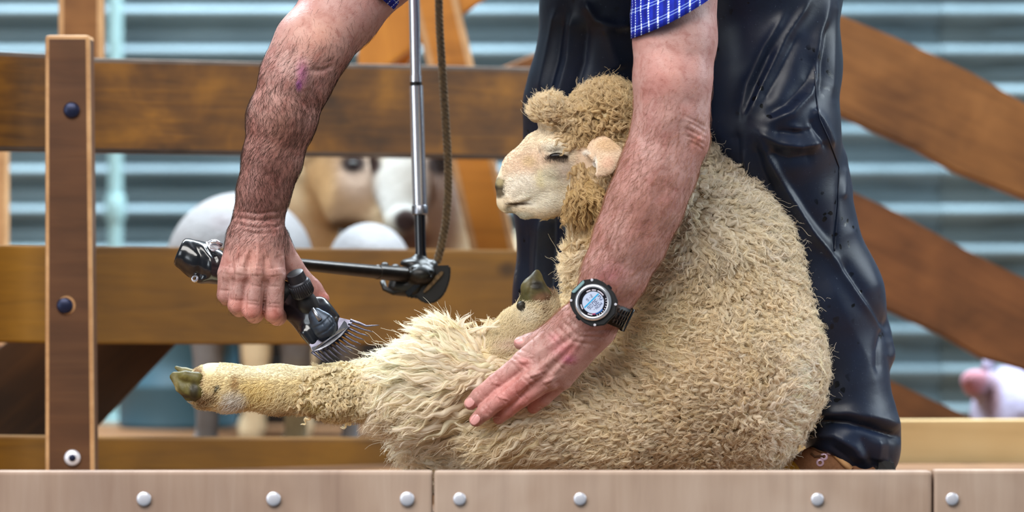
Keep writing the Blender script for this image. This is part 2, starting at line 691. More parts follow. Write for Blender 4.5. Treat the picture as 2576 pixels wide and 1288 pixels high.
def on_surface(bvh, px, py, lift=0.0):
    """First point of a surface on the sight line of a photo pixel, and its normal."""
    o = Vector((0, -D0, CZ))
    d = (Vector(P(px, py, 0)) - o).normalized()
    hit = bvh.ray_cast(o, d)
    if hit[0] is None:
        return np.array(P(px, py, 0)), np.array([0, -1.0, 0])
    n = hit[1] if hit[1].dot(d) < 0 else -hit[1]
    return np.array(hit[0] + n * lift), np.array(n)


# ------------------------------------------------------------------ curve fibres


def fibres(name, pts, rad, cols, mat, parent):
    """pts (N, K, 3), rad (N, K), cols (N, 3): a hair-curves object."""
    N, K = pts.shape[:2]
    h = bpy.data.hair_curves.new(name)
    h.add_curves([K] * N)
    h.attributes['position'].data.foreach_set('vector', np.ascontiguousarray(pts, dtype=np.float32).ravel())
    a = h.attributes.get('radius') or h.attributes.new('radius', 'FLOAT', 'POINT')
    a.data.foreach_set('value', np.ascontiguousarray(rad, dtype=np.float32).ravel())
    c = h.attributes.new('wcol', 'FLOAT_COLOR', 'CURVE')
    cc = np.ones((N, 4), dtype=np.float32)
    cc[:, :3] = cols
    c.data.foreach_set('color', cc.ravel())
    o = bpy.data.objects.new(name, h)
    COL.objects.link(o)
    h.materials.append(mat)
    o['kind'] = 'stuff'
    if parent is not None:
        adopt(parent, o)
    return o


def scatter(v, q, n, dens=None):
    """n random points on a quad mesh, with normals. dens: weight per vertex."""
    tri = np.concatenate([q[:, [0, 1, 2]], q[:, [0, 2, 3]]])
    a, b, c = v[tri[:, 0]], v[tri[:, 1]], v[tri[:, 2]]
    ar = np.linalg.norm(np.cross(b - a, c - a), axis=1)
    if dens is not None:
        ar = ar * dens[tri].mean(axis=1)
    pick = rng.choice(len(tri), n, p=ar / ar.sum())
    u, w = rng.random(n), rng.random(n)
    m = u + w > 1
    u[m], w[m] = 1 - u[m], 1 - w[m]
    pos = a[pick] + (b - a)[pick] * u[:, None] + (c - a)[pick] * w[:, None]
    nv = normals(v, q)
    t = tri[pick]
    nn = nv[t[:, 0]] * (1 - u - w)[:, None] + nv[t[:, 1]] * u[:, None] + nv[t[:, 2]] * w[:, None]
    return pos, nn / (np.linalg.norm(nn, axis=1, keepdims=True) + 1e-9)


def unit(a):
    return a / (np.linalg.norm(a, axis=-1, keepdims=True) + 1e-9)


def idw(px, py, ctrl, power=3.0):
    """Blend control rows (px, py, values...) over the picture plane by inverse distance."""
    c = np.asarray(ctrl, float)
    d = np.hypot(px[:, None] - c[None, :, 0], py[:, None] - c[None, :, 1]) + 12
    w = d ** -power
    w /= w.sum(axis=1, keepdims=True)
    return w @ c[:, 2:]


def locks(pos, nrm, flow, length, lrad, amp, alpha, nstr, K, cols, srad, waves=3.0, frizz=0.25, loose=0.06):
    """Wool locks: nstr crimped strands that clump to one wavy axis. Lengths in metres; flow (N, 3)."""
    N = len(pos)
    f = unit(flow - nrm * np.sum(flow * nrm, axis=1, keepdims=True))
    b = unit(np.cross(nrm, f))
    t = np.linspace(0, 1, K)[None, :, None]
    sa, ca = np.sin(alpha)[:, None, None], np.cos(alpha)[:, None, None]
    L = length[:, None, None]
    axis = f[:, None, :] * ca * L * (t + 0.15 * t * t) + nrm[:, None, :] * sa * L * (t - 0.42 * t * t)
    ph = rng.random((N, 1, 1)) * 6.283
    wv = waves * (0.8 + 0.4 * rng.random((N, 1, 1)))
    A = amp[:, None, None] * np.minimum(1, t * 3.0) * (1.0 + 0.3 * t)
    axis = axis + b[:, None, :] * A * np.sin(wv * 6.283 * t + ph) + nrm[:, None, :] * A * 0.35 * np.cos(wv * 6.283 * t + ph)
    tip = rng.normal(0, 0.5, (N, 1, 1)) * length[:, None, None] * 0.25
    axis = axis + b[:, None, :] * tip * np.clip(t - 0.5, 0, 1) ** 2 * 2
    shape = (0.50 + 0.62 * np.sin(np.clip(t * 1.15 + .08, 0, 1) * 3.14159)) * (1 - 0.62 * t ** 2.2)        # (1, K, 1)
    cen = pos[:, None, :] + axis
    core_r = lrad[:, None] * shape[:, :, 0] * 0.80
    d = unit(np.gradient(cen, axis=1))
    o1 = unit(np.cross(d, nrm[:, None, :] + 0.3 * b[:, None, :]))
    o2 = np.cross(d, o1)
    th = rng.random((N, nstr, 1)) * 6.283 + t[None, :, :, 0] * rng.normal(0, 1.2, (N, nstr, 1))
    rr = core_r[:, None, :] * (0.80 + 0.34 * rng.random((N, nstr, 1)))
    pts = cen[:, None] + rr[..., None] * (np.cos(th)[..., None] * o1[:, None] + np.sin(th)[..., None] * o2[:, None])
    fz = np.cumsum(rng.normal(0, 1, (N, nstr, K, 3)), axis=2) / math.sqrt(K)
    pts += fz * (lrad * frizz)[:, None, None, None] * t[None]
    lo = rng.random((N, nstr)) < loose
    pts += (lo[:, :, None, None] * rng.normal(0, 1, (N, nstr, 1, 3)) * (lrad * 2.0)[:, None, None, None]) * t[None] ** 1.4
    lenf = 0.86 + 0.26 * rng.random((N, nstr, 1, 1))
    pts = pos[:, None, None, :] + (pts - pos[:, None, None, :]) * lenf
    rad = srad * (0.75 + 0.5 * rng.random((N, nstr, 1))) * (1 - 0.62 * np.linspace(0, 1, K)[None, None, :] ** 1.5)
    cc = np.repeat(cols[:, None, :], nstr, axis=1) * (0.86 + 0.28 * rng.random((N, nstr, 1)))
    return (np.concatenate([cen, pts.reshape(N * nstr, K, 3)]), np.concatenate([core_r, rad.reshape(N * nstr, K)]), np.concatenate([cols, cc.reshape(N * nstr, 3)]))


# ------------------------------------------------------------------ hard-surface helpers


def frame_from(x, z_hint):
    x = Vector(x).normalized()
    z = Vector(z_hint)
    z = (z - x * z.dot(x)).normalized()
    y = z.cross(x)
    return Matrix((x, y, z)).transposed()


def board(name, a0, a1, b0, b1, thick, mat, parent=None, bevel=0.004, edge=None, away=(0, 1, 0)):
    """A plank whose front face has the corners a0-a1 (upper edge) and b0-b1 (lower edge); it is `thick` deep. Grain runs along local X."""
    a0, a1, b0, b1 = (Vector(p) for p in (a0, a1, b0, b1))
    x = ((a1 + b1) - (a0 + b0)).normalized()
    m3 = frame_from(x, (a0 + a1) - (b0 + b1))
    c = (a0 + a1 + b0 + b1) / 4
    mw = Matrix.Translation(c) @ m3.to_4x4()
    inv = mw.inverted()
    back = m3.col[1] if Vector(m3.col[1]).dot(Vector(away)) > 0 else -Vector(m3.col[1])
    back = Vector(back) * thick
    bm = bmesh.new()
    vs = [bm.verts.new(inv @ p) for p in (a0, a1, b1, b0, a0 + back, a1 + back, b1 + back, b0 + back)]
    for f in ((0, 3, 2, 1), (4, 5, 6, 7), (0, 1, 5, 4), (1, 2, 6, 5), (2, 3, 7, 6), (3, 0, 4, 7)):
        bm.faces.new([vs[i] for i in f])
    bmesh.ops.recalc_face_normals(bm, faces=bm.faces[:])
    if bevel:
        bmesh.ops.bevel(bm, geom=bm.edges[:], offset=bevel, segments=2, affect='EDGES', profile=0.6, material=1 if edge is not None else -1)
    me = bm_mesh(name, bm)
    o = obj(name, me, [mat, edge] if edge is not None else mat, None, smooth=False)
    o.matrix_world = mw
    if parent is not None:
        o.parent = parent
        o.matrix_parent_inverse = (Matrix.Translation(parent.location) if parent.type == 'EMPTY' else parent.matrix_basis).inverted()
    return o


def lathe(name, a, b, prof, mat, parent=None, seg=24, closed=True):
    """Turned solid on the axis a to b; prof: (position along the axis 0..1, radius m)."""
    a, b = Vector(a), Vector(b)
    d = b - a
    L = d.length
    m3 = d.to_track_quat('Z', 'Y').to_matrix()
    v, q = [], []
    for t, r in prof:
        for s in range(seg):
            w = 2 * math.pi * s / seg
            v.append(a + m3 @ Vector((r * math.cos(w), r * math.sin(w), t * L)))
    n = len(prof)
    for i in range(n - 1):
        for s in range(seg):
            q.append((i * seg + s, i * seg + (s + 1) % seg, (i + 1) * seg + (s + 1) % seg, (i + 1) * seg + s))
    bm = bmesh.new()
    bv = [bm.verts.new(x) for x in v]
    for f in q:
        bm.faces.new([bv[i] for i in f])
    if closed:
        bm.faces.new(bv[:seg][::-1])
        bm.faces.new(bv[-seg:])
    me = bm_mesh(name, bm)
    o = obj(name, me, mat)
    me.set_sharp_from_angle(angle=math.radians(40))
    if parent is not None:
        adopt(parent, o)
    return o


def tube(name, pts, rad, mat, parent=None, seg=10, taper=None, flat=None):
    """Swept round (or flattened) bar through points."""
    pts = [Vector(p) for p in pts]
    bm = bmesh.new()
    rings = []
    up = Vector((0.13, -1, 0.21))
    for i, p in enumerate(pts):
        d = (pts[min(i + 1, len(pts) - 1)] - pts[max(i - 1, 0)]).normalized()
        x = d.cross(up).normalized()
        y = x.cross(d).normalized()
        r = rad[i] if hasattr(rad, '__len__') else rad
        fl = flat or 1.0
        rings.append([bm.verts.new(p + (x * math.cos(w) + y * math.sin(w) * fl) * r) for w in [2 * math.pi * s / seg for s in range(seg)]])
    for A, B in zip(rings[:-1], rings[1:]):
        for s in range(seg):
            bm.faces.new((A[s], A[(s + 1) % seg], B[(s + 1) % seg], B[s]))
    bm.faces.new(rings[0][::-1])
    bm.faces.new(rings[-1])
    o = obj(name, bm_mesh(name, bm), mat)
    if parent is not None:
        adopt(parent, o)
    return o


def slab(name, outline, thick, mat, parent=None, bevel=0.0, back=(0, 1, 0), smooth=False):
    """Flat shape from a 3-D outline, with thickness."""
    bm = bmesh.new()
    f = bm.faces.new([bm.verts.new(p) for p in outline])
    ext = bmesh.ops.extrude_face_region(bm, geom=[f])
    vs = [g for g in ext['geom'] if isinstance(g, bmesh.types.BMVert)]
    bmesh.ops.translate(bm, vec=Vector(back) * thick, verts=vs)
    bmesh.ops.recalc_face_normals(bm, faces=bm.faces[:])
    if bevel:
        bmesh.ops.bevel(bm, geom=bm.edges[:], offset=bevel, segments=2, affect='EDGES')
    o = obj(name, bm_mesh(name, bm), mat, None, smooth)
    if parent is not None:
        adopt(parent, o)
    return o


def bolt(name, c, r, n, mat, parent, dome=0.35):
    c, n = Vector(c), Vector(n).normalized()
    pr = [(0.0, r), (0.35, r), (0.6, r * 0.92), (0.82, r * 0.7), (1.0, r * 0.25)]
    return lathe(name, c, c + n * r * dome * 2, pr, mat, parent, 18)

# ================================================================== the setting
fl = bpy.data.objects.new('floor', None)
COL.objects.link(fl)
fl['kind'] = 'structure'
for i in range(20):
    y0 = -0.455 + i * 0.165
    board('plank', (-3.2, y0, 0.0), (3.2, y0, 0.0), (-3.2, y0 + 0.162, 0.0), (3.2, y0 + 0.162, 0.0), 0.03, M['floor'], fl, 0.003, away=(0, 0, -1))

# corrugated iron, three overlapping courses of sheet
wall = bpy.data.objects.new('wall_back', None)
COL.objects.link(wall)
wall['kind'] = 'structure'
WY, PER, AMP = 2.6, 0.0797, 0.028
kz = (D0 + WY) / D0
Z0 = CZ + (644 - 512) / S * kz       # a crest line


def sheet(z_lo, z_hi, x_lo, x_hi, lift):
    n = int(round((z_hi - z_lo) / PER * 20))
    v, q = [], []
    for i in range(n + 1):
        z = z_lo + (z_hi - z_lo) * i / n
        y = WY - lift - AMP * math.cos(2 * math.pi * (z - Z0 + 0.016) / PER)
        for x in (x_lo, x_hi):
            v.append((x, y, z))
    for i in range(n):
        q.append((2 * i, 2 * i + 1, 2 * i + 3, 2 * i + 2))
    me = quad_mesh('corrugated_sheet', np.array(v), np.array(q))
    o = obj('corrugated_sheet', me, M['corrugated'])
    s = o.modifiers.new('gauge', 'SOLIDIFY')
    s.thickness = 0.0012
    s.offset = -1
    adopt(wall, o)


for j, (zl, zh) in enumerate(((-0.02, 0.62), (0.60, 1.25), (1.23, 1.90))):
    sheet(zl, zh, -3.2, 0.9, 0.0)
    sheet(zl, zh, 0.86, 3.2, 0.003)

# ------------------------------------------------------------------ weathered kerb along the stage front
KY = -0.5
kerb = empty('timber_kerb', (0, KY, 0), 'pale weathered timber kerb of three boards with silver bolt heads along the stage front', 'kerb')
bolts = [(362, 1255), (688, 1255), (1024, 1255), (1156, 1255), (1459, 1255), (2056, 1256), (2395, 1255)]
for x0, x1 in ((-620, 1087), (1092, 2344), (2350, 3300)):
    dz = 0 if x0 != 2350 else 3
    k = board('plank', P(x0, 1186 - dz, KY), P(x1, 1186 - dz, KY), P(x0, 1480, KY), P(x1, 1480, KY), 0.04, M['kerb'], kerb, 0.004)
    for bx, by in bolts:
        if x0 < bx < x1:
            bolt('bolt', P(bx, by, KY - 0.002), R(18 if bx < 1100 else 16, KY), (0, -1, 0), M['bolt'], k, 0.18)

# ------------------------------------------------------------------ the pen fence


def FY(px):
    return 0.47 + 0.5 * px / 1340.0


fence = empty('timber_fence', (P(180, 0, 0)[0], 0.5, 0), 'brown timber pen fence with a square bolted post and three wide rails', 'fence')


def rail(x0, x1, ya0, ya1, yb0, yb1, mat, th=0.05, off=0.0, name='rail', edge=None, bevel=0.004):
    f0, f1 = FY(x0) + off, FY(x1) + off
    return board(name, P(x0, ya0, f0), P(x1, ya1, f1), P(x0, yb0, f0), P(x1, yb1, f1), th, mat, fence, bevel, edge)


rail(-420, 176, 108, 137, 374, 382, M['rail'], edge=M['grey_edge'], bevel=0.007)
rail(178, 1720, 144, 178, 383, 408, M['rail'], edge=M['grey_edge'], bevel=0.007)
rail(-420, 176, 610, 619, 856, 864, M['rail_mid'])
rail(178, 1720, 619, 633, 866, 868, M['rail_mid'])
rail(-420, 176, 1092, 1098, 1250, 1250, M['rail_mid'])
rail(178, 1720, 1100, 1106, 1250, 1250, M['rail_mid'])
py_ = 0.40
post = board('post', P(113, 88, py_), P(226, 88, py_), P(113, 1228, py_), P(238, 1228, py_), 0.068, M['post'], fence, 0.0062, M['worn_edge'])
# the grain of the post runs upwards
post_dark = []
for bx, by, mat in ((180, 277, 'bolt_dark'), (163, 769, 'bolt_dark'), (182, 1152, 'bolt')):
    if by == 769:
        lathe('bolt_recess', P(168, 768, py_ - 0.0005), P(168, 768, py_ - 0.0015), [(0, R(25)), (1, R(23))], M['worn_edge'], post, 20)
    bolt('bolt', P(bx, by, py_ - 0.001), R(20.5, py_), (0, -1, 0.05), M[mat], post, 0.2)
    if by == 1152:
        bolt('washer', P(bx, by, py_ - 0.0055), R(9, py_), (0, -1, 0.05), M['bolt_dark'], post, 0.2)
board('post', P(1632, 160, 1.0), P(1712, 160, 1.0), P(1632, 1150, 1.0), P(1712, 1150, 1.0), 0.06, M['post'], fence, 0.006, M['worn_edge'])
# a second upright bolted behind the top rail
board('post', P(146, -180, 0.98), P(258, -180, 0.98), P(146, 384, 0.98), P(258, 384, 0.98), 0.05, M['brace'], fence, 0.009, M['worn_edge'])
# diagonal brace low down behind the rails
board('brace', P(-160, 985, 0.72), P(330, 640, 0.72), P(10, 1320, 0.72), P(520, 780, 0.72), 0.05, M['brace_shade'], fence, 0.004)
board('panel', P(-200, 868, 0.80), P(112, 868, 0.80), P(-200, 1150, 0.80), P(112, 1150, 0.80), 0.03, M['brace_red'], fence, 0.003)  # separate lighter board for the lit wood beside the post

# pale upright at the far end of the fence
tag(board('timber_post', P(-90, 330, 1.25), P(14, 330, 1.25), P(-90, 1180, 1.25), P(14, 1180, 1.25), 0.06, M['worn_edge'], None, 0.005),
    'pale tan upright post beyond the pen fence, cut by the frame edge', 'post')

# ------------------------------------------------------------------ A-frame of braces behind the pen
truss = empty('timber_truss', tuple(P(1150, 644, 1.22)), 'orange timber truss of slanting braces standing behind the top rail of the pen', 'truss')
T = 1.22
board('brace', P(990, -190, T), P(1110, -190, T), P(1205, 720, T), P(1320, 720, T), 0.06, M['orange_timber'], truss, 0.012, M['worn_edge'])
board('brace', P(1230, -190, T + .02), P(1270, -40, T + .02), P(900, 60, T + .02), P(900, 220, T + .02), 0.05, M['orange_timber'], truss, 0.006)
board('brace', P(960, 40, T + .09), P(1075, 80, T + .09), P(840, 300, T + .09), P(920, 330, T + .09), 0.05, M['orange_timber'], truss, 0.006)
board('brace', P(1125, 60, T + .11), P(1160, 60, T + .11), P(1150, 300, T + .11), P(1185, 300, T + .11), 0.05, M['worn_edge'], truss, 0.004)
board('brace', P(1250, 175, T + .12), P(1440, 95, T + .12), P(1250, 260, T + .12), P(1440, 190, T + .12), 0.05, M['brace'], truss, 0.006)

# ------------------------------------------------------------------ heavy slanting braces beside the shearer
bf = empty('braced_frame', tuple(P(2340, 644, 1.15)), 'brown timber frame of three heavy parallel slanting braces in front of the corrugated wall', 'frame')
B = 1.15


def bent(name, top, bot, Y, mat):
    """A slightly bowed timber between two edge curves given over the photo."""
    bm = bmesh.new()
    th = 0.06
    c = Vector(P((top[0][0] + top[-1][0]) / 2, (top[0][1] + bot[-1][1]) / 2, Y))
    m3 = frame_from(Vector(P(*top[-1], Y)) - Vector(P(*top[0], Y)), (0, 0, 1))
    mw = Matrix.Translation(c) @ m3.to_4x4()
    inv = mw.inverted()
    rows = []
    for a, b in zip(top, bot):
        ft, fb = Vector(P(*a, Y)), Vector(P(*b, Y))
        rows.append([bm.verts.new(inv @ p) for p in (ft, fb, fb + Vector((0, th, 0)), ft + Vector((0, th, 0)))])
    for A, Bq in zip(rows[:-1], rows[1:]):
        for s in range(4):
            bm.faces.new((A[s], A[(s + 1) % 4], Bq[(s + 1) % 4], Bq[s]))
    bm.faces.new(rows[0])
    bm.faces.new(rows[-1][::-1])
    bmesh.ops.recalc_face_normals(bm, faces=bm.faces[:])
    sharp = [e for e in bm.edges if len(e.link_faces) == 2 and e.calc_face_angle(0) > 0.6]
    bmesh.ops.bevel(bm, geom=sharp, offset=0.005, segments=2, affect='EDGES')
    o = obj(name, bm_mesh(name, bm), mat, None, False)
    o.matrix_world = mw
    o.parent = bf
    o.matrix_parent_inverse = Matrix.Translation(bf.location).inverted()


board('post', P(1968, -260, B + .085), P(2056, -260, B + .085), P(1968, 1142, B + .085), P(2056, 1142, B + .085), 0.07, M['brace_red'], bf, 0.005)
bent('brace', [(1940, -26), (2114, 38), (2248, 92), (2362, 144), (2447, 184), (2576, 258), (2800, 370)],
     [(1940, 205), (2094, 280), (2183, 323), (2298, 373), (2402, 432), (2576, 500), (2800, 610)], B, M['brace'])
bent('brace', [(1960, 400), (2134, 477), (2263, 537), (2350, 585), (2452, 640), (2576, 700), (2800, 815)],
     [(1960, 650), (2110, 730), (2234, 783), (2373, 846), (2468, 902), (2576, 932), (2800, 1050)], B + 0.01, M['brace_red'])
bent('brace', [(2050, 870), (2212, 944), (2353, 1010), (2443, 1050), (2600, 1125)],
     [(2050, 1120), (2212, 1180), (2353, 1210), (2443, 1225), (2600, 1228)], B + 0.02, M['brace_red'])
tag(board('timber_rail', P(1900, 1058, 0.85), P(2900, 1055, 0.85), P(1900, 1232, 0.85), P(2900, 1232, 0.85), 0.04, M['pale_timber'], None, 0.004),
    'pale yellow timber rail lying low behind the boot of the shearer', 'rail')

# ------------------------------------------------------------------ odds and ends inside the pen
gp = empty('steel_post', tuple(P(290, 0, 2.47) * (1, 1, 0)), 'pale teal round steel post against the corrugated wall', 'post')
x_, y_ = P(290, 0, 2.47)[:2]
lathe('pipe', (x_, y_, 0.0), (x_, y_, 1.75), [(0, R(19, 2.3)), (1, R(19, 2.3))], M['teal_steel'], gp, 20)
lathe('foot_plate', (x_, y_, 0.0), (x_, y_, 0.012), [(0, R(44, 2.3)), (0.8, R(44, 2.3)), (1, R(40, 2.3))], M['teal_steel'], gp, 20)
lathe('clamp', (x_, y_, 0.40), (x_, y_, 0.45), [(0, R(24, 2.3)), (0.1, R(26, 2.3)), (0.9, R(26, 2.3)), (1, R(24, 2.3))], M['teal_steel'], gp, 20)

dr = empty('plastic_drum', tuple(P(440, 0, 2.25) * (1, 1, 0)), 'blue plastic drum standing in the pen behind the outstretched hoof', 'drum')
x_, y_ = P(448, 0, 2.25)[:2]
rr = R(150, 2.25)
lathe('body', (x_, y_, 0.0), (x_, y_, 0.24), [(0, rr * .94), (.03, rr), (.3, rr), (.32, rr * 1.03), (.36, rr * 1.03), (.38, rr), (.68, rr), (.7, rr * 1.03), (.74, rr * 1.03), (.76, rr), (.95, rr), (1, rr * .9)], M['drum'], dr, 40)
lathe('lid', (x_, y_, 0.238), (x_, y_, 0.252), [(0, rr * 0.93), (.7, rr * 0.93), (1, rr * 0.86)], M['drum'], dr, 40)

kb = empty('shade_backdrop', tuple(P(950, 0, 2.36) * (1, 1, 0)), 'dark low plank backdrop added for the shade across the back of the pen', 'screen')  # planks added as a dark backdrop where the pen lies in shade
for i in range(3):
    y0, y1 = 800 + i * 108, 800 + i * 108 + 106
    board('plank', P(575, y0, 2.36), P(1330, y0, 2.36), P(575, y1, 2.36), P(1330, y1, 2.36), 0.03, M['shade_timber'], kb, 0.003)
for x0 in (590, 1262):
    board('post', P(x0, 780, 2.32), P(x0 + 60, 780, 2.32), P(x0, 1140, 2.32), P(x0 + 60, 1140, 2.32), 0.04, M['shade_timber'], kb, 0.003)

# ------------------------------------------------------------------ the waiting flock


def paint(v, base, spots):
    """Colour per vertex: base, then soft elliptical spots (px, py, rx, ry, colour, hardness)."""
    px, py = to_px(v)
    c = np.tile(np.array(base[:3]), (len(v), 1))
    for sx, sy, rx, ry, col, hard in spots:
        d = np.hypot((px - sx) / rx, (py - sy) / ry)
        w = np.clip((1.25 - d) * hard, 0, 1)[:, None]
        w = w * w * (3 - 2 * w)
        c = c * (1 - w) + np.array(col[:3]) * w
    return c


def flock_sheep(prims, base, spots, label, eyes=(), h=0.008, eye_r=11):
    v, q = implicit(prims, h, 1)
    c = paint(v, base, spots)
    loc = v.mean(axis=0)
    loc[2] = v[:, 2].min()
    me = quad_mesh('sheep', v - loc, q)
    color_layer(me, c)
    o = obj('sheep', me, M['flock'])
    o.location = loc
    tag(o, label, 'sheep')
    bv = bvh_of(v, q)
    for ex, ey in eyes:
        p, n = on_surface(bv, ex, ey, -0.004)
        r = R(eye_r, 1.3)
        e = lathe('eye', p - n * r, p + n * r * 0.9, [(0, r * .3), (.15, r * .72), (.35, r * .95), (.5, r), (.65, r * .95), (.85, r * .72), (1, r * .3)], M['eye'], None, 16)
        e.parent = o
        e.matrix_parent_inverse = Matrix.Translation(loc).inverted()
    return o


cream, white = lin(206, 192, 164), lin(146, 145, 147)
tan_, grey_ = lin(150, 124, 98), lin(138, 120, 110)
leg_c = lin(178, 164, 130)


def legs(x0, x1, Y0, Y1, top, r=34):
    out = []
    for x in (x0, x1):
        for Y in (Y0, Y1):
            zf = 644 + CZ * S * D0 / (D0 + Y)
            out += chain([(x, top, Y, r * 1.6), (x + 4, top + 130, Y, r), (x, zf - 26, Y, r * .8), (x - 10, zf - 14, Y, r * .95)], 20)
    return out


# white-faced ewe looking straight out
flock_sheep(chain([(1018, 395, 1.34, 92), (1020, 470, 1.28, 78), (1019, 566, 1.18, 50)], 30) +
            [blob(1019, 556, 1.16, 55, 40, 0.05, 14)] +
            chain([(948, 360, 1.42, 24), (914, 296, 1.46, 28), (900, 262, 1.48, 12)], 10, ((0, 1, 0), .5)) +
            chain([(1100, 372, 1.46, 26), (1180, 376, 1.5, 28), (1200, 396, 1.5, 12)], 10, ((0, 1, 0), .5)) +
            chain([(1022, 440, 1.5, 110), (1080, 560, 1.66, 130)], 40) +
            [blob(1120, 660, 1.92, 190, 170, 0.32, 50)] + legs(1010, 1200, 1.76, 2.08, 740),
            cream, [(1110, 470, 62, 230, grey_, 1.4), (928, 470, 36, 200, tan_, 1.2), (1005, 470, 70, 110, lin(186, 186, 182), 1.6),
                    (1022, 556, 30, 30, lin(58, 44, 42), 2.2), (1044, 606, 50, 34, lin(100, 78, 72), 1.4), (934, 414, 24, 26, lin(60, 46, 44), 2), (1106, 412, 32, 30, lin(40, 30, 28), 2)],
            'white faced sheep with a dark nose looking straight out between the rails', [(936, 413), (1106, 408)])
# tan-faced sheep, head turned
flock_sheep(chain([(862, 420, 1.44, 100), (896, 500, 1.40, 84), (950, 552, 1.36, 46)], 30) +
            chain([(785, 455, 1.54, 108), (700, 600, 1.74, 145)], 34) + [blob(640, 690, 1.95, 200, 150, 0.28, 50)] +
            chain([(790, 372, 1.38, 24), (730, 392, 1.42, 30), (700, 420, 1.42, 12)], 10, ((0, 1, 0), .5)) +
            legs(640, 760, 1.78, 2.1, 760),
            lin(222, 204, 170), [(875, 470, 100, 150, tan_, 1.3), (905, 440, 60, 70, lin(168, 148, 132), 1.2), (800, 470, 46, 110, lin(190, 158, 116), 1.2), (889, 412, 34, 26, lin(36, 26, 24), 1.9), (880, 568, 62, 22, lin(84, 62, 42), 1.3)],  # the last brown spot paints the shadow along the jaw
            'tan faced sheep with its head turned, behind the hanging shaft', [(889, 413)], eye_r=14)
# white back between them
flock_sheep([blob(928, 668, 1.05, 104, 108, 0.14, 30), blob(930, 760, 1.1, 110, 90, 0.16, 30)] + legs(880, 985, 1.0, 1.2, 800, 26) + chain([(930, 700, 1.2, 70), (945, 690, 1.3, 50)], 20), white, [],
            'white woolly back of a sheep below the two staring faces')
# big white back behind the shearing hand
flock_sheep([blob(604, 668, 1.12, 186, 184, 0.2, 30), blob(640, 760, 1.16, 170, 90, 0.2, 30)] + legs(520, 742, 1.08, 1.26, 790) + chain([(470, 690, 1.15, 80), (425, 740, 1.1, 54), (400, 790, 1.05, 34)], 30),
            lin(146, 145, 147), [(560, 560, 40, 30, lin(140, 134, 136), 1.0)] + [(742, 1030, 60, 120, leg_c, 1.2)],
            'white sheep grazing behind the shearing hand, only its domed back above the rail')
# lilac-white lamb lying at the far side
flock_sheep([blob(2540, 1050, 1.45, 95, 130, 0.2, 30)] + chain([(2500, 990, 1.4, 44), (2455, 965, 1.35, 34), (2440, 958, 1.33, 26)], 20) +
            chain([(2478, 930, 1.4, 14), (2490, 905, 1.42, 18), (2496, 884, 1.42, 8)], 8, ((0, 1, 0), .5)) + legs(2510, 2580, 1.4, 1.55, 1080, 26),
            lin(158, 154, 178), [(2450, 955, 44, 44, lin(168, 118, 128), 1.3), (2500, 1000, 24, 80, lin(120, 96, 104), 1.0)],
            'lilac white lamb with a pink muzzle beyond the slanting braces')

# ================================================================== the sheep being shorn (one continuous body)
SH = ([blob(1735, 925, 0.0, 326, 300, 0.150, 60), blob(1728, 700, 0.0, 268, 285, 0.135, 90), blob(1560, 1040, -0.02, 250, 160, 0.12, 80)] +
      chain([(1700, 560, 0.0, 170), (1640, 450, 0.0, 130), (1560, 400, -0.01, 112), (1500, 345, -0.015, 98)], 60) +
      chain([(1495, 470, -0.015, 70), (1530, 560, -0.02, 80), (1560, 640, -0.03, 110)], 40) +
      # near hind leg, haunch to pastern
      chain([(1560, 1060, -0.075, 142), (1310, 1030, -0.085, 122), (1140, 970, -0.09, 116), (1015, 985, -0.09, 78), (850, 984, -0.09, 62),
             (700, 977, -0.09, 54), (575, 974, -0.09, 52), (528, 968, -0.09, 47), (505, 972, -0.09, 40)], 30) +
      [blob(516, 1000, -0.092, 22, 22, 0.018, 14)] +
      # far thigh tucked below
      chain([(1480, 1110, -0.02, 130), (1210, 1098, -0.03, 98), (1120, 1096, -0.03, 72)], 40) +
      # folded foreleg
      chain([(1400, 910, -0.060, 84), (1262, 880, -0.098, 52), (1300, 836, -0.100, 50), (1352, 786, -0.096, 47), (1356, 756, -0.092, 42)], 22) +
      # wool-bearing poll, forelock and cheek
      [blob(1526, 298, -0.012, 82, 76, 0.075, 24), blob(1398, 298, -0.012, 48, 40, 0.048, 14), blob(1452, 312, -0.012, 44, 34, 0.054, 18), blob(1482, 490, -0.03, 56, 66, 0.05, 20)] +
      # head: skull, muzzle, lips, jaw, brow, cheek
      [blob(1432, 398, -0.015, 92, 88, 0.056, 20)] +
      chain([(1400, 424, -0.015, 84), (1340, 452, -0.015, 58), (1296, 478, -0.015, 42)], 24, ((0, 1, 0), .78)) +
      chain([(1352, 372, -0.015, 40), (1300, 418, -0.015, 30), (1274, 462, -0.015, 26)], 20, ((0, 1, 0), .8)) +
      chain([(1290, 495, -0.015, 37), (1276, 508, -0.015, 28)], 12, ((0, 1, 0), .8)) +
      chain([(1440, 470, -0.015, 68), (1370, 502, -0.015, 42), (1322, 527, -0.015, 25)], 16, ((0, 1, 0), .72)) +
      [blob(1398, 362, -0.055, 46, 20, 0.016, 14, 4)] +
      chain([(1380, 388, -0.056, 17), (1425, 386, -0.058, 17)], 10) +
      [cap(P(1278, 519, -0.04), P(1336, 503, -0.055), R(5), R(4), 3 / S, None, 's')] +
      [blob(1256, 470, -0.034, 10, 12, 0.008, 5, 20, 's'), blob(1258, 474, 0.004, 9, 11, 0.008, 5, 20, 's')] +
      # drooping ear with its opening turned down
      chain([(1478, 374, -0.062, 17), (1514, 377, -0.085, 31), (1533, 392, -0.100, 31), (1520, 420, -0.104, 21), (1502, 440, -0.103, 7)], 8, ((0.25, 0.96, 0), .42)) +
      [blob(1484, 416, -0.108, 15, 24, 0.014, 4, 25, 's')])
sv, sq = implicit(SH, 0.0030, 2)
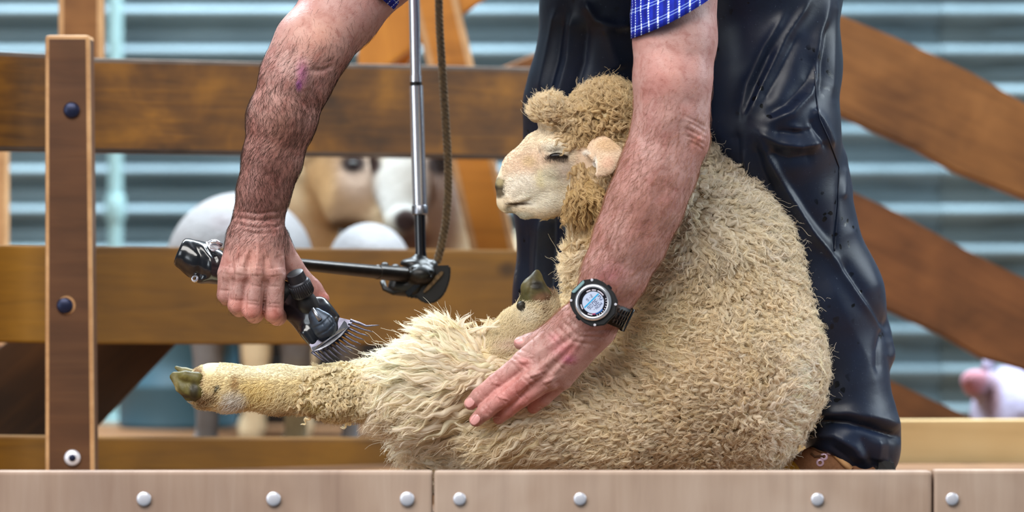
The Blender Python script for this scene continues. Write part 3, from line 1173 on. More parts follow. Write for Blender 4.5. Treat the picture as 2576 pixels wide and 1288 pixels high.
sv = carve(sv, sq, [
    ([(1274, 522), (1296, 517), (1318, 508), (1334, 502)], 5, -6), ([(1270, 512), (1300, 506), (1330, 494)], 9, 3),
    ([(1262, 470), (1272, 484), (1262, 494)], 5, -4), ([(1290, 500), (1320, 488)], 10, -2),
    ([(1376, 396), (1400, 400), (1430, 397)], 7, 4), ([(1376, 374), (1404, 366), (1436, 374)], 10, 4), ([(1372, 384), (1402, 379), (1434, 384)], 5, -3),
    ([(1340, 430), (1370, 450), (1420, 450)], 14, -3), ([(1380, 505), (1420, 480)], 18, 3),
    ([(1466, 382), (1484, 388), (1496, 404), (1497, 436)], 4, 4)])
spx, spy = to_px(sv)
W_cream, W_yel, W_tan = lin(232, 214, 174), lin(226, 204, 146), lin(206, 184, 146)
hide_spots = [
    (1400, 430, 170, 130, lin(232, 214, 186), 3.0),
    (1345, 420, 90, 60, lin(226, 198, 172), 1.2), (1320, 470, 70, 40, lin(236, 226, 210), 1.3), (1360, 500, 70, 30, lin(238, 230, 212), 1.4),
    (1404, 372, 44, 18, lin(236, 226, 206), 1.4), (1360, 450, 16, 30, lin(228, 212, 140), .8), (1395, 445, 60, 40, lin(230, 222, 198), 1.0),
    (1330, 405, 24, 20, lin(206, 178, 140), 1.0), (1420, 430, 30, 40, lin(214, 196, 180), .8),
    (1254, 470, 12, 22, lin(60, 52, 40), 2.5), (1256, 488, 14, 12, lin(96, 84, 66), 1.5), (1258, 458, 14, 12, lin(160, 146, 110), 1.2),
    (1304, 513, 34, 4, lin(88, 72, 56), 1.6), (1300, 543, 46, 14, lin(196, 190, 168), 1.2), (1278, 525, 12, 10, lin(160, 150, 128), 1.0),
    (1404, 394, 27, 9, lin(52, 38, 30), 2.4), (1377, 396, 8, 6, lin(60, 44, 36), 2.0),
    (1512, 404, 60, 60, lin(228, 200, 172), 3.5), (1474, 384, 12, 8, lin(232, 220, 206), 1.4), (1497, 414, 6, 22, lin(242, 232, 220), 1.6), (1534, 364, 44, 22, lin(206, 172, 136), 1.2), (1530, 410, 22, 20, lin(224, 184, 158), 1.0),
]
sc_ = paint(sv, lin(214, 194, 154), hide_spots)
leg_w = np.clip((960 - spx) / 30, 0, 1)[:, None]
leg_c_ = paint(sv, lin(228, 208, 158), [(700, 930, 220, 26, lin(240, 228, 194), 1.2), (640, 990, 60, 40, lin(222, 196, 130), 1.0), (820, 1010, 60, 40, lin(216, 196, 130), .9),
                                       (592, 1010, 36, 30, lin(228, 224, 216), 1.2), (497, 955, 16, 36, lin(138, 104, 66), 1.6), (514, 1005, 22, 22, lin(128, 96, 62), 1.2),
                                       (592, 966, 12, 26, lin(170, 134, 86), 1.0), (536, 1000, 16, 20, lin(146, 118, 80), 1.0), (760, 1040, 120, 12, lin(176, 146, 104), 1.0), (548, 978, 6, 8, lin(76, 66, 40), 1.6)])
sc_ = sc_ * (1 - leg_w) + leg_c_ * leg_w
fore_w = (np.clip((1410 - spx) / 14, 0, 1) * np.clip((900 - spy) / 14, 0, 1) * np.clip((spy - 690) / 10, 0, 1))[:, None]
fore_c = paint(sv, lin(226, 208, 168), [(1382, 735, 26, 26, lin(120, 88, 62), 1.3), (1345, 735, 40, 18, lin(128, 100, 72), 1.2), (1366, 782, 10, 22, lin(150, 122, 90), 1.0), (1320, 800, 30, 26, lin(236, 224, 196), 1.0), (1280, 878, 50, 20, lin(238, 214, 190), 1.0)])
sc_ = sc_ * (1 - fore_w) + fore_c * fore_w
slo = np.array([P(1600, 0, 0)[0], 0.0, 0.0])
sme = quad_mesh('sheep', sv - slo, sq)
color_layer(sme, sc_)
sheep = obj('sheep', sme, M['hide'])
sheep.location = slo
tag(sheep, 'cream curly fleeced sheep sitting upright against the dark trousers, being shorn', 'sheep')
sbvh = bvh_of(sv, sq)
smi = Matrix.Translation(slo).inverted()


def sheep_part(o):
    o.parent = sheep
    o.matrix_parent_inverse = smi
    return o


def solid(name, prims, h, mat, spots=None, base=None, smooth=1, strokes=()):
    v, q = implicit(prims, h, smooth)
    if strokes:
        v = carve(v, q, strokes)
    me = quad_mesh(name, v, q)
    if base is not None:
        color_layer(me, paint(v, base, spots or []))
    return obj(name, me, mat)


# eye and lashes
ep, en = on_surface(sbvh, 1405, 392)
eye = solid('eye', [ell(ep + np.array([0, 0.0035, 0]), (R(23), 0.0062, R(8.5)), .001)], 0.0009, M['eye'])
sheep_part(eye)
hoof_c, hoof_d = lin(104, 96, 50), lin(54, 48, 28)
h1 = solid('hoof', chain([(496, 952, -0.112, 17), (466, 946, -0.112, 13), (438, 940, -0.106, 5)], 6, ((0, 1, 0), .9)) +
           chain([(494, 984, -0.112, 21), (466, 976, -0.110, 15), (434, 948, -0.106, 6)], 8, ((0, 1, 0), .8)) +
           chain([(490, 1000, -0.108, 11), (472, 1000, -0.107, 7), (447, 980, -0.106, 4), (432, 948, -0.105, 4)], 6, ((0, 1, 0), .9)), 0.0013, M['hoof_col'],
           [(440, 975, 9, 40, lin(150, 140, 96), 1.0), (488, 985, 14, 30, hoof_d, 1.2), (470, 950, 20, 8, lin(128, 118, 62), 1.0), (464, 998, 20, 8, lin(60, 52, 34), 1.0)], hoof_c,
           1, [([(444, 945), (454, 976), (478, 1002)], 4, 2), ([(458, 948), (472, 985)], 4, -1.6), ([(470, 948), (484, 980)], 4, -1.6)])
h2 = solid('hoof', chain([(494, 944, -0.064, 14), (466, 936, -0.062, 11), (444, 925, -0.060, 5)], 6), 0.0013, M['hoof_col'], [(470, 930, 20, 8, lin(140, 132, 84), 1.0)], lin(112, 106, 60))
h3 = solid('dewclaw', chain([(548, 975, -0.119, 8), (543, 982, -0.121, 5)], 4), 0.0012, M['hoof_col'], [], hoof_d)
h4 = solid('hoof', chain([(1352, 748, -0.108, 38), (1343, 726, -0.110, 31), (1350, 696, -0.104, 12), (1351, 684, -0.102, 6)], 10, ((0, 1, 0), .8)) + chain([(1324, 752, -0.104, 18), (1313, 764, -0.104, 13)], 8), 0.0016, M['hoof_col'],
           [(1368, 752, 30, 18, lin(120, 88, 62), 1.3), (1345, 700, 14, 26, lin(70, 62, 34), 1.2), (1320, 750, 14, 30, lin(84, 80, 44), 1.2), (1352, 718, 20, 14, lin(34, 30, 22), 1.2)], lin(92, 84, 50), 2, [([(1335, 715), (1365, 716)], 5, -3), ([(1340, 700), (1328, 745)], 4, -2)])
h5 = solid('dewclaw', chain([(1312, 770, -0.116, 13), (1316, 786, -0.118, 9)], 6), 0.0014, M['hoof_col'], [], lin(44, 38, 26))
for o in (h1, h2, h3, h4, h5):
    sheep_part(o)


def lashes(n=60):
    pts, rad = [], []
    for i in range(n):
        u = i / (n - 1)
        x = 1384 + 44 * u
        p, nn = on_surface(sbvh, x, 388 + 5 * (2 * u - 1) ** 2)
        d = np.array([(-0.5 + u * .5) * .5, -0.9, -0.55]) + rng.normal(0, .12, 3)
        L = R(17) * (0.7 + .5 * rng.random())
        t = np.linspace(0, 1, 5)[:, None]
        pts.append(p + unit(d) * L * t + np.array([0, 0, -1]) * L * .5 * t ** 2)
        rad.append(np.linspace(0.00028, 0.00008, 5))
    return np.array(pts), np.array(rad)


lp, lr = lashes()
fibres('eyelash', lp, lr, np.tile(np.array(lin(40, 30, 24)[:3]), (len(lp), 1)), M['body_hair'], sheep)

# ================================================================== the shearer (one continuous body; clothes are parts)
RA = (chain([(1120, -290, 0.02, 118), (960, -90, -0.03, 104), (858, 25, -0.07, 98), (785, 116, -0.10, 92), (748, 190, -0.105, 88)], 30) +
      chain([(748, 190, -0.105, 88), (708, 300, -0.11, 82), (685, 400, -0.11, 70), (664, 480, -0.11, 62), (650, 552, -0.105, 58)], 24, ((0, 1, 0), .86)) +
      chain([(650, 552, -0.105, 58), (642, 590, -0.105, 60)], 20, ((0, 1, 0), .72)) +
      chain([(672, 590, -0.105, 40), (690, 690, -0.115, 29)], 22) + chain([(655, 592, -0.112, 42), (646, 690, -0.125, 30)], 22) +
      chain([(632, 595, -0.108, 42), (603, 688, -0.121, 29)], 22) + chain([(612, 600, -0.10, 40), (572, 688, -0.108, 25)], 22) +
      chain([(690, 688, -0.116, 28), (688, 786, -0.110, 25), (698, 796, -0.076, 23), (692, 756, -0.03, 19)], 5) +
      chain([(646, 690, -0.126, 28), (634, 780, -0.120, 25), (640, 790, -0.082, 23), (648, 745, -0.03, 19)], 5) +
      chain([(603, 688, -0.122, 26), (595, 768, -0.116, 22), (602, 776, -0.08, 21), (610, 730, -0.03, 18)], 5) +
      chain([(571, 688, -0.110, 23), (566, 742, -0.104, 20), (572, 750, -0.075, 19), (585, 712, -0.03, 16)], 5) +
      chain([(685, 600, -0.085, 42), (726, 668, -0.066, 31), (784, 726, -0.048, 23), (812, 752, -0.050, 17)], 16))
LA = (chain([(1690, -300, -0.13, 122), (1698, -100, -0.17, 112), (1698, 100, -0.19, 102), (1692, 200, -0.20, 96), (1690, 290, -0.20, 90)], 24) +
      chain([(1690, 290, -0.20, 90), (1680, 355, -0.20, 90), (1655, 430, -0.205, 92), (1622, 515, -0.21, 92), (1586, 602, -0.212, 87), (1546, 690, -0.212, 77), (1514, 762, -0.21, 64), (1492, 802, -0.207, 62)], 24, ((0, 1, 0), .82)) +
      [blob(1748, 352, -0.205, 30, 40, 0.02, 26)] +
      chain([(1470, 800, -0.205, 44), (1318, 908, -0.192, 29)], 22, ((0, 1, 0), .8)) + chain([(1480, 815, -0.207, 44), (1347, 940, -0.203, 29)], 22, ((0, 1, 0), .8)) +
      chain([(1492, 828, -0.206, 42), (1380, 956, -0.198, 27)], 22, ((0, 1, 0), .8)) + chain([(1502, 834, -0.203, 38), (1416, 956, -0.185, 25)], 22, ((0, 1, 0), .8)) +
      chain([(1318, 908, -0.194, 26), (1246, 964, -0.190, 23), (1206, 996, -0.184, 21), (1184, 1015, -0.178, 17)], 5) +
      chain([(1347, 940, -0.204, 27), (1263, 1000, -0.197, 24), (1221, 1035, -0.190, 21), (1197, 1057, -0.184, 17)], 5) +
      chain([(1380, 956, -0.199, 25), (1311, 1002, -0.192, 23), (1278, 1030, -0.182, 20), (1255, 1052, -0.174, 16)], 5) +
      chain([(1416, 956, -0.186, 22), (1366, 1002, -0.176, 20), (1341, 1026, -0.167, 15)], 5) +
      chain([(1440, 806, -0.198, 40), (1374, 850, -0.180, 28), (1334, 862, -0.172, 22), (1309, 863, -0.170, 17)], 12) +
      [blob(1258, 990, -0.205, 5, 5, 0.004, 4)])
TORSO = ([cap((0.30, 0.10, 0.86), (0.10, -0.02, 0.93), 0.17, 0.19, .08), cap((0.10, -0.02, 0.93), (-0.02, -0.03, 0.90), 0.19, 0.15, .08)] +
         [cap((0.21, -0.13, 0.855), P(1698, -90, -0.17), 0.07, 0.062, .04), cap((-0.08, 0.02, 0.86), P(960, -88, -0.03), 0.07, 0.058, .04)] +
         [cap((-0.05, -0.02, 0.95), (-0.13, -0.02, 0.98), 0.06, 0.055, .03), ell((-0.21, -0.02, 0.985), (0.105, 0.078, 0.10), .03)] +
         [cap((-0.285, -0.02, 0.93), (-0.31, -0.02, 0.925), 0.018, 0.012, .02), ell((-0.25, -0.02, 0.905), (0.05, 0.05, 0.04), .03),
          ell((-0.20, -0.098, 0.97), (0.022, 0.012, 0.034), .006), ell((-0.20, 0.058, 0.97), (0.022, 0.012, 0.034), .006)])
HS = 0.0013
rv, rq = implicit(RA, 0.0015, 2)
lv, lq = implicit(LA, 0.0015, 2)
wr = lambda *pts: list(pts)
rv = carve(rv, rq, [
    # knuckles, tendons, wrist and finger creases of the gripping hand
    ([(688, 676), (690, 694)], 17, 4), ([(646, 672), (646, 692)], 18, 5), ([(606, 672), (603, 690)], 16, 4), ([(574, 672), (571, 688)], 14, 3),
    ([(668, 640), (668, 720)], 7, -6), ([(625, 640), (625, 730)], 7, -6), ([(587, 650), (585, 730)], 6, -5),
    ([(664, 700), (661, 800)], 5, -5), ([(620, 700), (614, 790)], 5, -5), ([(585, 700), (581, 765)], 5, -5),
    ([(660, 600), (684, 680)], 7, 3.5), ([(650, 600), (646, 680)], 7, 4), ([(640, 600), (606, 675)], 7, 3.5), ([(625, 605), (576, 675)], 6, 3),
    ([(588, 545), (640, 556), (705, 548)], 4, -3), ([(590, 562), (650, 574), (712, 566)], 4, -3), ([(600, 530), (650, 538), (706, 530)], 4, -2.5), ([(606, 580), (650, 588), (700, 584)], 4, -2), ([(620, 550), (700, 560)], 3, -2),
    ([(672, 772), (704, 774)], 3.5, -2), ([(670, 764), (705, 765)], 3, -1.8), ([(618, 764), (652, 768)], 3.5, -2), ([(618, 756), (652, 760)], 3, -1.8), ([(580, 754), (612, 757)], 3.5, -2), ([(552, 730), (580, 732)], 3, -1.6),
    ([(674, 720), (704, 722)], 3, -1.5), ([(628, 718), (664, 722)], 3, -1.5),
    ([(700, 640), (722, 690)], 9, -4), ([(716, 640), (745, 690)], 10, 3), ([(604, 620), (590, 660), (600, 690)], 5, 2.5), ([(630, 620), (650, 650), (640, 690)], 4, 2),
    # forearm muscles and the crook of the elbow
    ([(740, 180), (700, 300), (670, 440)], 26, 5), ([(800, 180), (770, 300), (726, 430)], 18, -4), ([(838, 165), (810, 178), (780, 176)], 6, -4), ([(836, 150), (815, 160)], 5, -2), ([(760, 150), (770, 230)], 14, 4)])
lv = carve(lv, lq, [
    ([(1318, 905), (1318, 915)], 20, 5), ([(1347, 937), (1350, 945)], 20, 6), ([(1380, 952), (1384, 960)], 18, 5),
    ([(1340, 920), (1300, 945), (1250, 990)], 5, -4), ([(1372, 945), (1330, 975), (1290, 1020)], 5, -4), ([(1404, 958), (1376, 985), (1350, 1010)], 5, -3),
    ([(1460, 820), (1322, 905)], 8, 3.5), ([(1465, 835), (1350, 935)], 8, 4), ([(1472, 845), (1384, 950)], 7, 3.5), ([(1440, 850), (1345, 920)], 8, -3), ([(1450, 870), (1370, 945)], 8, -3),
    # finger joint wrinkles
    ([(1238, 948), (1256, 978)], 4, -2.6), ([(1246, 944), (1264, 972)], 3.5, -2.2), ([(1230, 954), (1246, 984)], 3.5, -2.2), ([(1248, 960), (1246, 968)], 14, 3.5),
    ([(1254, 984), (1276, 1014)], 4, -2.6), ([(1262, 978), (1284, 1008)], 3.5, -2.2), ([(1246, 992), (1264, 1020)], 3.5, -2.2), ([(1264, 998), (1262, 1004)], 15, 3.5),
    ([(1300, 988), (1320, 1016)], 4, -2.4), ([(1308, 984), (1328, 1008)], 3.5, -2), ([(1312, 1002), (1308, 1006)], 14, 3),
    ([(1198, 984), (1212, 1006)], 3, -1.8), ([(1212, 1024), (1228, 1044)], 3, -1.8), ([(1206, 979), (1220, 1000)], 3, -1.6), ([(1222, 1018), (1236, 1036)], 3, -1.6),
    ([(1290, 900), (1330, 930)], 3.5, -2.4), ([(1284, 908), (1310, 938)], 3.5, -2.2), ([(1300, 890), (1330, 905)], 3.5, -2), ([(1322, 938), (1352, 962)], 3.5, -2.2), ([(1312, 948), (1340, 972)], 3, -2), ([(1358, 958), (1384, 980)], 3, -2), ([(1340, 925), (1372, 945)], 3, -1.8),
    ([(1330, 895), (1345, 915), (1340, 930)], 3, -2), ([(1360, 900), (1352, 925)], 3, -1.8), ([(1370, 915), (1390, 940)], 3, -2), ([(1392, 905), (1420, 930)], 3, -1.8), ([(1310, 880), (1345, 895)], 3, -2),
    # wrist creases beyond the watch
    ([(1428, 795), (1470, 835), (1540, 830)], 4, -2.2), ([(1414, 806), (1455, 846), (1520, 850)], 4, -2.6), ([(1400, 818), (1440, 858), (1500, 870)], 4, -2.4), ([(1388, 830), (1424, 868)], 3.5, -2.2), ([(1376, 838), (1408, 872)], 3.5, -2), ([(1430, 812), (1450, 870)], 3, -1.6),
    ([(1362, 845), (1350, 872)], 3.5, -2), ([(1340, 852), (1338, 876)], 3, -1.8),
    # elbow wrinkles and arm muscles
    ([(1722, 292), (1752, 306), (1778, 322)], 4, -2), ([(1728, 306), (1756, 320), (1779, 336)], 3.5, -2), ([(1724, 322), (1750, 336), (1778, 350)], 4, -2.2), ([(1726, 340), (1752, 352), (1774, 364)], 3.5, -2), ([(1734, 356), (1756, 366), (1770, 378)], 3.5, -1.8), ([(1712, 300), (1722, 340), (1740, 375)], 12, -2.5), ([(1756, 345), (1764, 356)], 12, 4),
    ([(1640, 120), (1640, 260), (1650, 360)], 30, 4), ([(1740, 120), (1735, 280)], 20, -3), ([(1600, 440), (1560, 560), (1510, 690)], 24, 4), ([(1690, 400), (1650, 520), (1600, 640)], 20, -3), ([(1640, 420), (1600, 560), (1560, 660)], 30, 4)])
skin_spots_r = [(760, 185, 20, 46, lin(166, 104, 140), .8), (752, 215, 10, 18, lin(150, 80, 150), 1.0), (640, 650, 90, 70, lin(206, 160, 150), .6), (690, 800, 40, 34, lin(200, 138, 130), .8), (632, 790, 40, 34, lin(200, 138, 130), .8), (595, 770, 36, 30, lin(198, 138, 130), .8),
                (705, 330, 100, 150, lin(158, 114, 102), .7), (670, 470, 90, 110, lin(136, 94, 88), .8), (800, 90, 110, 90, lin(206, 156, 140), .6), (812, 752, 24, 20, lin(206, 136, 130), .8)]
skin_spots_l = [(1290, 1000, 120, 90, lin(214, 142, 140), .7), (1420, 880, 44, 30, lin(204, 140, 148), .7), (1432, 905, 26, 16, lin(192, 118, 150), .7), (1395, 850, 22, 18, lin(202, 146, 152), .7), (1500, 770, 70, 50, lin(196, 134, 136), .6),
                (1690, 180, 90, 110, lin(214, 160, 152), .5), (1610, 520, 100, 160, lin(172, 122, 114), .7), (1755, 350, 30, 40, lin(198, 142, 132), .6), (1540, 690, 50, 40, lin(190, 130, 140), .6), (1318, 912, 24, 20, lin(216, 150, 150), .7)]
nail = lin(226, 170, 166)
skin_spots_l += [(1180, 1013, 14, 10, nail, 2.0), (1193, 1057, 14, 10, nail, 2.0), (1305, 858, 13, 8, nail, 2.0)]
base_skin = lin(188, 149, 145)
tv, tq = implicit(TORSO, 0.008, 2)
rc, lc = paint(rv, base_skin, skin_spots_r), paint(lv, base_skin, skin_spots_l)
tc = np.tile(np.array(base_skin[:3]), (len(tv), 1))
bv_ = np.concatenate([rv, lv, tv])
bq_ = np.concatenate([rq, lq + len(rv), tq + len(rv) + len(lv)])
ploc = np.array([0.36, 0.06, 0.0])
pme = quad_mesh('person', bv_ - ploc, bq_)
color_layer(pme, np.concatenate([rc, lc, tc]))
person = obj('person', pme, M['skin'])
person.location = ploc
tag(person, 'person bending over the sheep in blue checked shirt sleeves and dark waxed trousers', 'person')
rbvh, lbvh = bvh_of(rv, rq), bvh_of(lv, lq)


def on_person(o):
    o.parent = person
    o.matrix_parent_inverse = Matrix.Translation(ploc).inverted()
    return o


# fingernails
for i, (nx, ny, ang, lx, ly) in enumerate(((1182, 1013, 143, 15, 11), (1195, 1056, 139, 16, 11.5), (1307, 858, 185, 14, 8))):
    p, n = on_surface(lbvh, nx, ny)
    n = Vector(n)
    a = math.radians(ang)
    x = Vector((math.cos(a), 0, -math.sin(a)))
    x = (x - n * x.dot(n)).normalized()
    y = n.cross(x)
    bm = bmesh.new()
    rows = []
    for u in np.linspace(-1, 1, 9):
        row = []
        for w in np.linspace(-1, 1, 9):
            X, Yy = u * math.sqrt(1 - w * w / 2), w * math.sqrt(1 - u * u / 2)
            q_ = Vector(p) + x * X * R(lx) + y * Yy * R(ly) + n * (0.0007 - 0.0016 * (Yy ** 2) - 0.0007 * X ** 2)
            row.append(bm.verts.new(q_))
        rows.append(row)
    for A, B_ in zip(rows[:-1], rows[1:]):
        for s in range(8):
            bm.faces.new((A[s], A[s + 1], B_[s + 1], B_[s]))
    if i == 0:
        M['nail'] = plain('fingernail', lin(228, 168, 166), 0.28, 0, 0.5)
    o = obj('fingernail', bm_mesh('fingernail', bm), M['nail'])
    sm = o.modifiers.new('thick', 'SOLIDIFY')
    sm.thickness = 0.0006
    on_person(o)


# arm hair
def arm_hair(v, q, axis_fn, n, dens, name, col, L0=22):
    pos, nn = scatter(v, q, n, dens)
    px, py = to_px(pos)
    f = axis_fn(px, py)
    f = unit(f + rng.normal(0, 0.28, f.shape))
    f = unit(f - nn * np.sum(f * nn, axis=1, keepdims=True))
    K = 6
    t = np.linspace(0, 1, K)[None, :, None]
    L = (R(L0) * (0.5 + 0.8 * rng.random(n)))[:, None, None]
    side = np.cross(nn, f)[:, None, :]
    pts = pos[:, None, :] - nn[:, None, :] * 0.0003 + f[:, None, :] * L * t + nn[:, None, :] * L * (0.36 * t - 0.30 * t * t) + side * L * rng.normal(0, .28, (n, 1, 1)) * t ** 2
    rad = np.tile(np.linspace(0.00011, 0.00004, K), (n, 1))
    c = np.array(col[:3])[None] * (0.6 + 0.8 * rng.random((n, 1)))
    fibres(name, pts, rad, c, M['body_hair'], person)


rpx, rpy = to_px(rv)
d_r = np.clip((rpy - 60) / 200, 0.02, 1) * np.clip((640 - rpy) / 60, 0.05, 1)
arm_hair(rv, rq, lambda x, y: np.stack([-0.35 + .5 * np.sin(y * .03), 0 * x, -0.94 + 0 * x], axis=1), 13000, d_r, 'arm_hair', lin(66, 46, 38))
lpx, lpy = to_px(lv)
d_l = np.clip((lpy - 200) / 250, 0.02, 1) * np.clip((860 - lpy) / 60, 0.04, 1) * np.clip((1900 - lpx) / 100, 0, 1)
arm_hair(lv, lq, lambda x, y: np.stack([-0.62 + 0 * x, 0 * x, -0.78 + 0 * x], axis=1), 8000, d_l, 'arm_hair', lin(150, 106, 84), 30)

# ------------------------------------------------------------------ trousers of dark waxed cloth
TR = (chain([(1880, -300, 0.09, 250), (1905, -60, 0.07, 210), (1938, 160, 0.05, 170), (1945, 330, 0.02, 158)], 50) +
      chain([(1945, 330, 0.02, 158), (1985, 520, 0.05, 148), (2065, 760, 0.07, 152), (2088, 900, 0.07, 142)], 50) +
      chain([(2088, 900, 0.07, 130), (2110, 1010, 0.06, 124), (2150, 1090, 0.05, 118)], 40) +
      chain([(2150, 1092, 0.05, 116), (2190, 1142, 0.045, 72)], 24) +
      chain([(2090, 405, 0.04, 40), (2100, 470, 0.05, 36)], 30) +
      chain([(2140, 800, 0.08, 90), (2180, 850, 0.08, 62), (2210, 892, 0.075, 42)], 20) +
      # far leg
      chain([(1720, -260, 0.14, 260), (1560, -20, 0.16, 190), (1478, 260, 0.17, 150), (1452, 500, 0.19, 152), (1450, 760, 0.20, 150), (1440, 1080, 0.2, 128), (1430, 1160, .2, 120)], 50) +
      chain([(1990, 1165, -0.0, 48), (2060, 1190, -0.0, 56), (2112, 1222, 0.0, 50)], 6, None, 's') +
      [cap(P(1640, 120, -0.16), P(1660, 420, -0.1), 0.035, 0.09, .05, None, 's')])
cv, cq = implicit(TR, 0.0028, 2)
folds = [
    # gathers that run out from the knee
    ([(2086, -20), (2056, 93), (2048, 201), (2033, 240), (1992, 285), (1935, 305)], 15, 17), ([(1975, 30), (1922, 123), (1881, 212), (1862, 300)], 15, 12), ([(2041, -10), (1978, 93), (1914, 224), (1880, 300)], 14, 13),
    ([(2060, 130), (2030, 205), (1975, 262), (1925, 290)], 16, -11), ([(1945, 110), (1900, 215), (1872, 290)], 13, -10), ([(2010, 80), (1960, 180), (1915, 260)], 16, -9), ([(2100, -10), (2094, 120), (2090, 250)], 16, 9), ([(2078, 60), (2066, 160), (2060, 240)], 10, -9),
    ([(1905, 330), (1959, 360), (2015, 367), (2072, 356)], 13, 15), ([(1945, 330), (2000, 335), (2045, 322)], 11, -11), ([(1985, 318), (2022, 326), (2042, 318)], 8, 8), ([(1930, 385), (1985, 400), (2050, 388)], 16, -9),
    ([(2044, 276), (2066, 300), (2082, 330), (2094, 372)], 11, 12), ([(2036, 300), (2056, 335), (2076, 372)], 8, -8),
    ([(1908, 340), (1937, 402), (1981, 480), (2044, 581), (2089, 640), (2160, 745), (2225, 832)], 11, 16), ([(1935, 355), (1972, 440), (2030, 530), (2100, 615)], 24, -8), ([(2110, 650), (2180, 750), (2236, 835)], 17, -16),
    ([(1866, 380), (1884, 440), (1905, 500), (1960, 600)], 11, 10), ([(1892, 360), (1915, 430), (1950, 500), (2010, 590)], 13, -13), ([(1850, 330), (1858, 400), (1880, 470)], 12, -9),
    ([(2112, 440), (2104, 560), (2094, 655)], 7, -5), ([(2222, 826), (2208, 880), (2206, 936)], 9, -9), ([(2240, 850), (2248, 880), (2240, 905)], 14, 4), ([(2130, 560), (2180, 650), (2214, 740)], 26, 6), ([(2126, 420), (2122, 500)], 10, 7),
    ([(2080, 700), (2130, 800), (2180, 900), (2210, 990)], 30, 5), ([(2060, 850), (2090, 960), (2110, 1040)], 24, -5),
    # ankle
    ([(2056, 1062), (2130, 1062), (2210, 1082), (2275, 1100)], 12, -24), ([(2040, 1044), (2140, 1040), (2230, 1056), (2268, 1074)], 16, 10), ([(2046, 1092), (2100, 1094), (2150, 1124), (2176, 1160)], 13, 14), ([(2165, 1098), (2190, 1150), (2200, 1180)], 12, -6), ([(2214, 1106), (2206, 1160)], 16, 10), ([(2090, 1120), (2130, 1150), (2160, 1178)], 9, -5), ([(2240, 1100), (2236, 1160)], 10, -3),
    # far leg
    ([(1470, 0), (1500, 50), (1552, 66), (1590, 60)], 14, 13), ([(1440, 30), (1430, 150), (1400, 260)], 15, 13), ([(1476, 60), (1466, 160), (1430, 280)], 16, -13), ([(1520, 60), (1560, 180)], 18, 10), ([(1400, 20), (1380, 130), (1356, 240)], 12, 9), ([(1418, 40), (1402, 150), (1376, 250)], 9, -9),
    ([(1360, 540), (1352, 680), (1340, 800)], 13, 13), ([(1396, 540), (1392, 640), (1384, 760)], 15, -14), ([(1440, 540), (1426, 640), (1430, 760)], 12, 12), ([(1326, 560), (1322, 700), (1318, 800)], 12, -9), ([(1410, 560), (1440, 620), (1470, 650)], 10, 8)]
cv = carve(cv, cq, folds, True, 1.35)
nv_ = normals(cv, cq)
wob = np.sin(cv[:, 0] * 61 + 3 * np.sin(cv[:, 2] * 23)) * np.sin(cv[:, 2] * 47 + 2 * np.sin(cv[:, 0] * 31)) * 0.0005
cv = cv + nv_ * wob[:, None]
cv = relax(cv, cq, 0.4)
trousers = obj('trousers', quad_mesh('trousers', cv, cq), M['cloth'])
on_person(trousers)
cbvh = bvh_of(cv, cq)


def seam(line, parent, name='seam', r=0.0011, lift=0.0006):
    pts = []
    for (x0, y0), (x1, y1) in zip(line[:-1], line[1:]):
        m = max(2, int(math.hypot(x1 - x0, y1 - y0) / 8))
        for i in range(m):
            p, n = on_surface(cbvh, x0 + (x1 - x0) * i / m, y0 + (y1 - y0) * i / m, lift)
            pts.append(p)
    pts = [p for p, q_ in zip(pts, pts[:1] + pts[:-1]) if abs(p[1] - q_[1]) < .02]
    o = tube(name, pts, r, M['cloth'], None, 6)
    on_person(o)
    o.parent = trousers
    o.matrix_parent_inverse = Matrix.Identity(4)
    return o


seam([(2050, 180), (2052, 240), (2062, 300), (2085, 350), (2110, 420), (2108, 520), (2098, 640)], trousers)

# ------------------------------------------------------------------ shirt: rolled sleeves and the back of the body


def sleeve(name, axis, hem, L, rx, ry, flip=1):
    """Short sleeve around an upper arm. axis(t) -> (px, py, depth) at t px above the hem; hem(x) is the hem height over the photo."""
    nu, nv2 = 56, 16
    v, q, uvs = [], [], []
    for layer, dr in ((0, 1.0), (1, 0.965)):
        for j in range(nv2 + 1):
            t = L * j / nv2
            for i in range(nu + 1):
                w = 2 * math.pi * i / nu
                cx, cy, cY, ang = axis(t)
                ripple = 1 + 0.012 * math.sin(3 * w + t * .03) + (0.02 if t < 62 else 0.0) + 0.012 * math.sin(7 * w + 1.7 + t * .05)
                ex, eY = rx * dr * ripple * math.cos(w), ry * dr * ripple * math.sin(w)
                ca, sa = math.cos(ang), math.sin(ang)
                pxx, pyy = cx + ex * ca, cy + ex * sa
                off = hem(ex)
                pxx, pyy = pxx - off * (-sa), pyy - off * ca * -1
                v.append(P(pxx, pyy, cY + eY / S))
                uvs.append((i / nu * round(2 * math.pi * rx / 27.0), t / 46.0))
    row = nu + 1
    for layer in (0, 1):
        o_ = layer * row * (nv2 + 1)
        for j in range(nv2):
            for i in range(nu):
                a = o_ + j * row + i
                q.append((a, a + 1, a + row + 1, a + row))
    o2 = row * (nv2 + 1)
    for i in range(nu):
        q.append((i + 1, i, o2 + i, o2 + i + 1))
    q = np.array(q)
    me = quad_mesh(name, np.array(v), q)
    uv = me.uv_layers.new(name='UVMap')
    ua = np.array(uvs, dtype=np.float32)
    li = np.zeros(len(me.loops), dtype=np.int32)
    me.loops.foreach_get('vertex_index', li)
    uv.data.foreach_set('uv', ua[li].ravel())
    o = obj(name, me, M['plaid'])
    on_person(o)
    return o


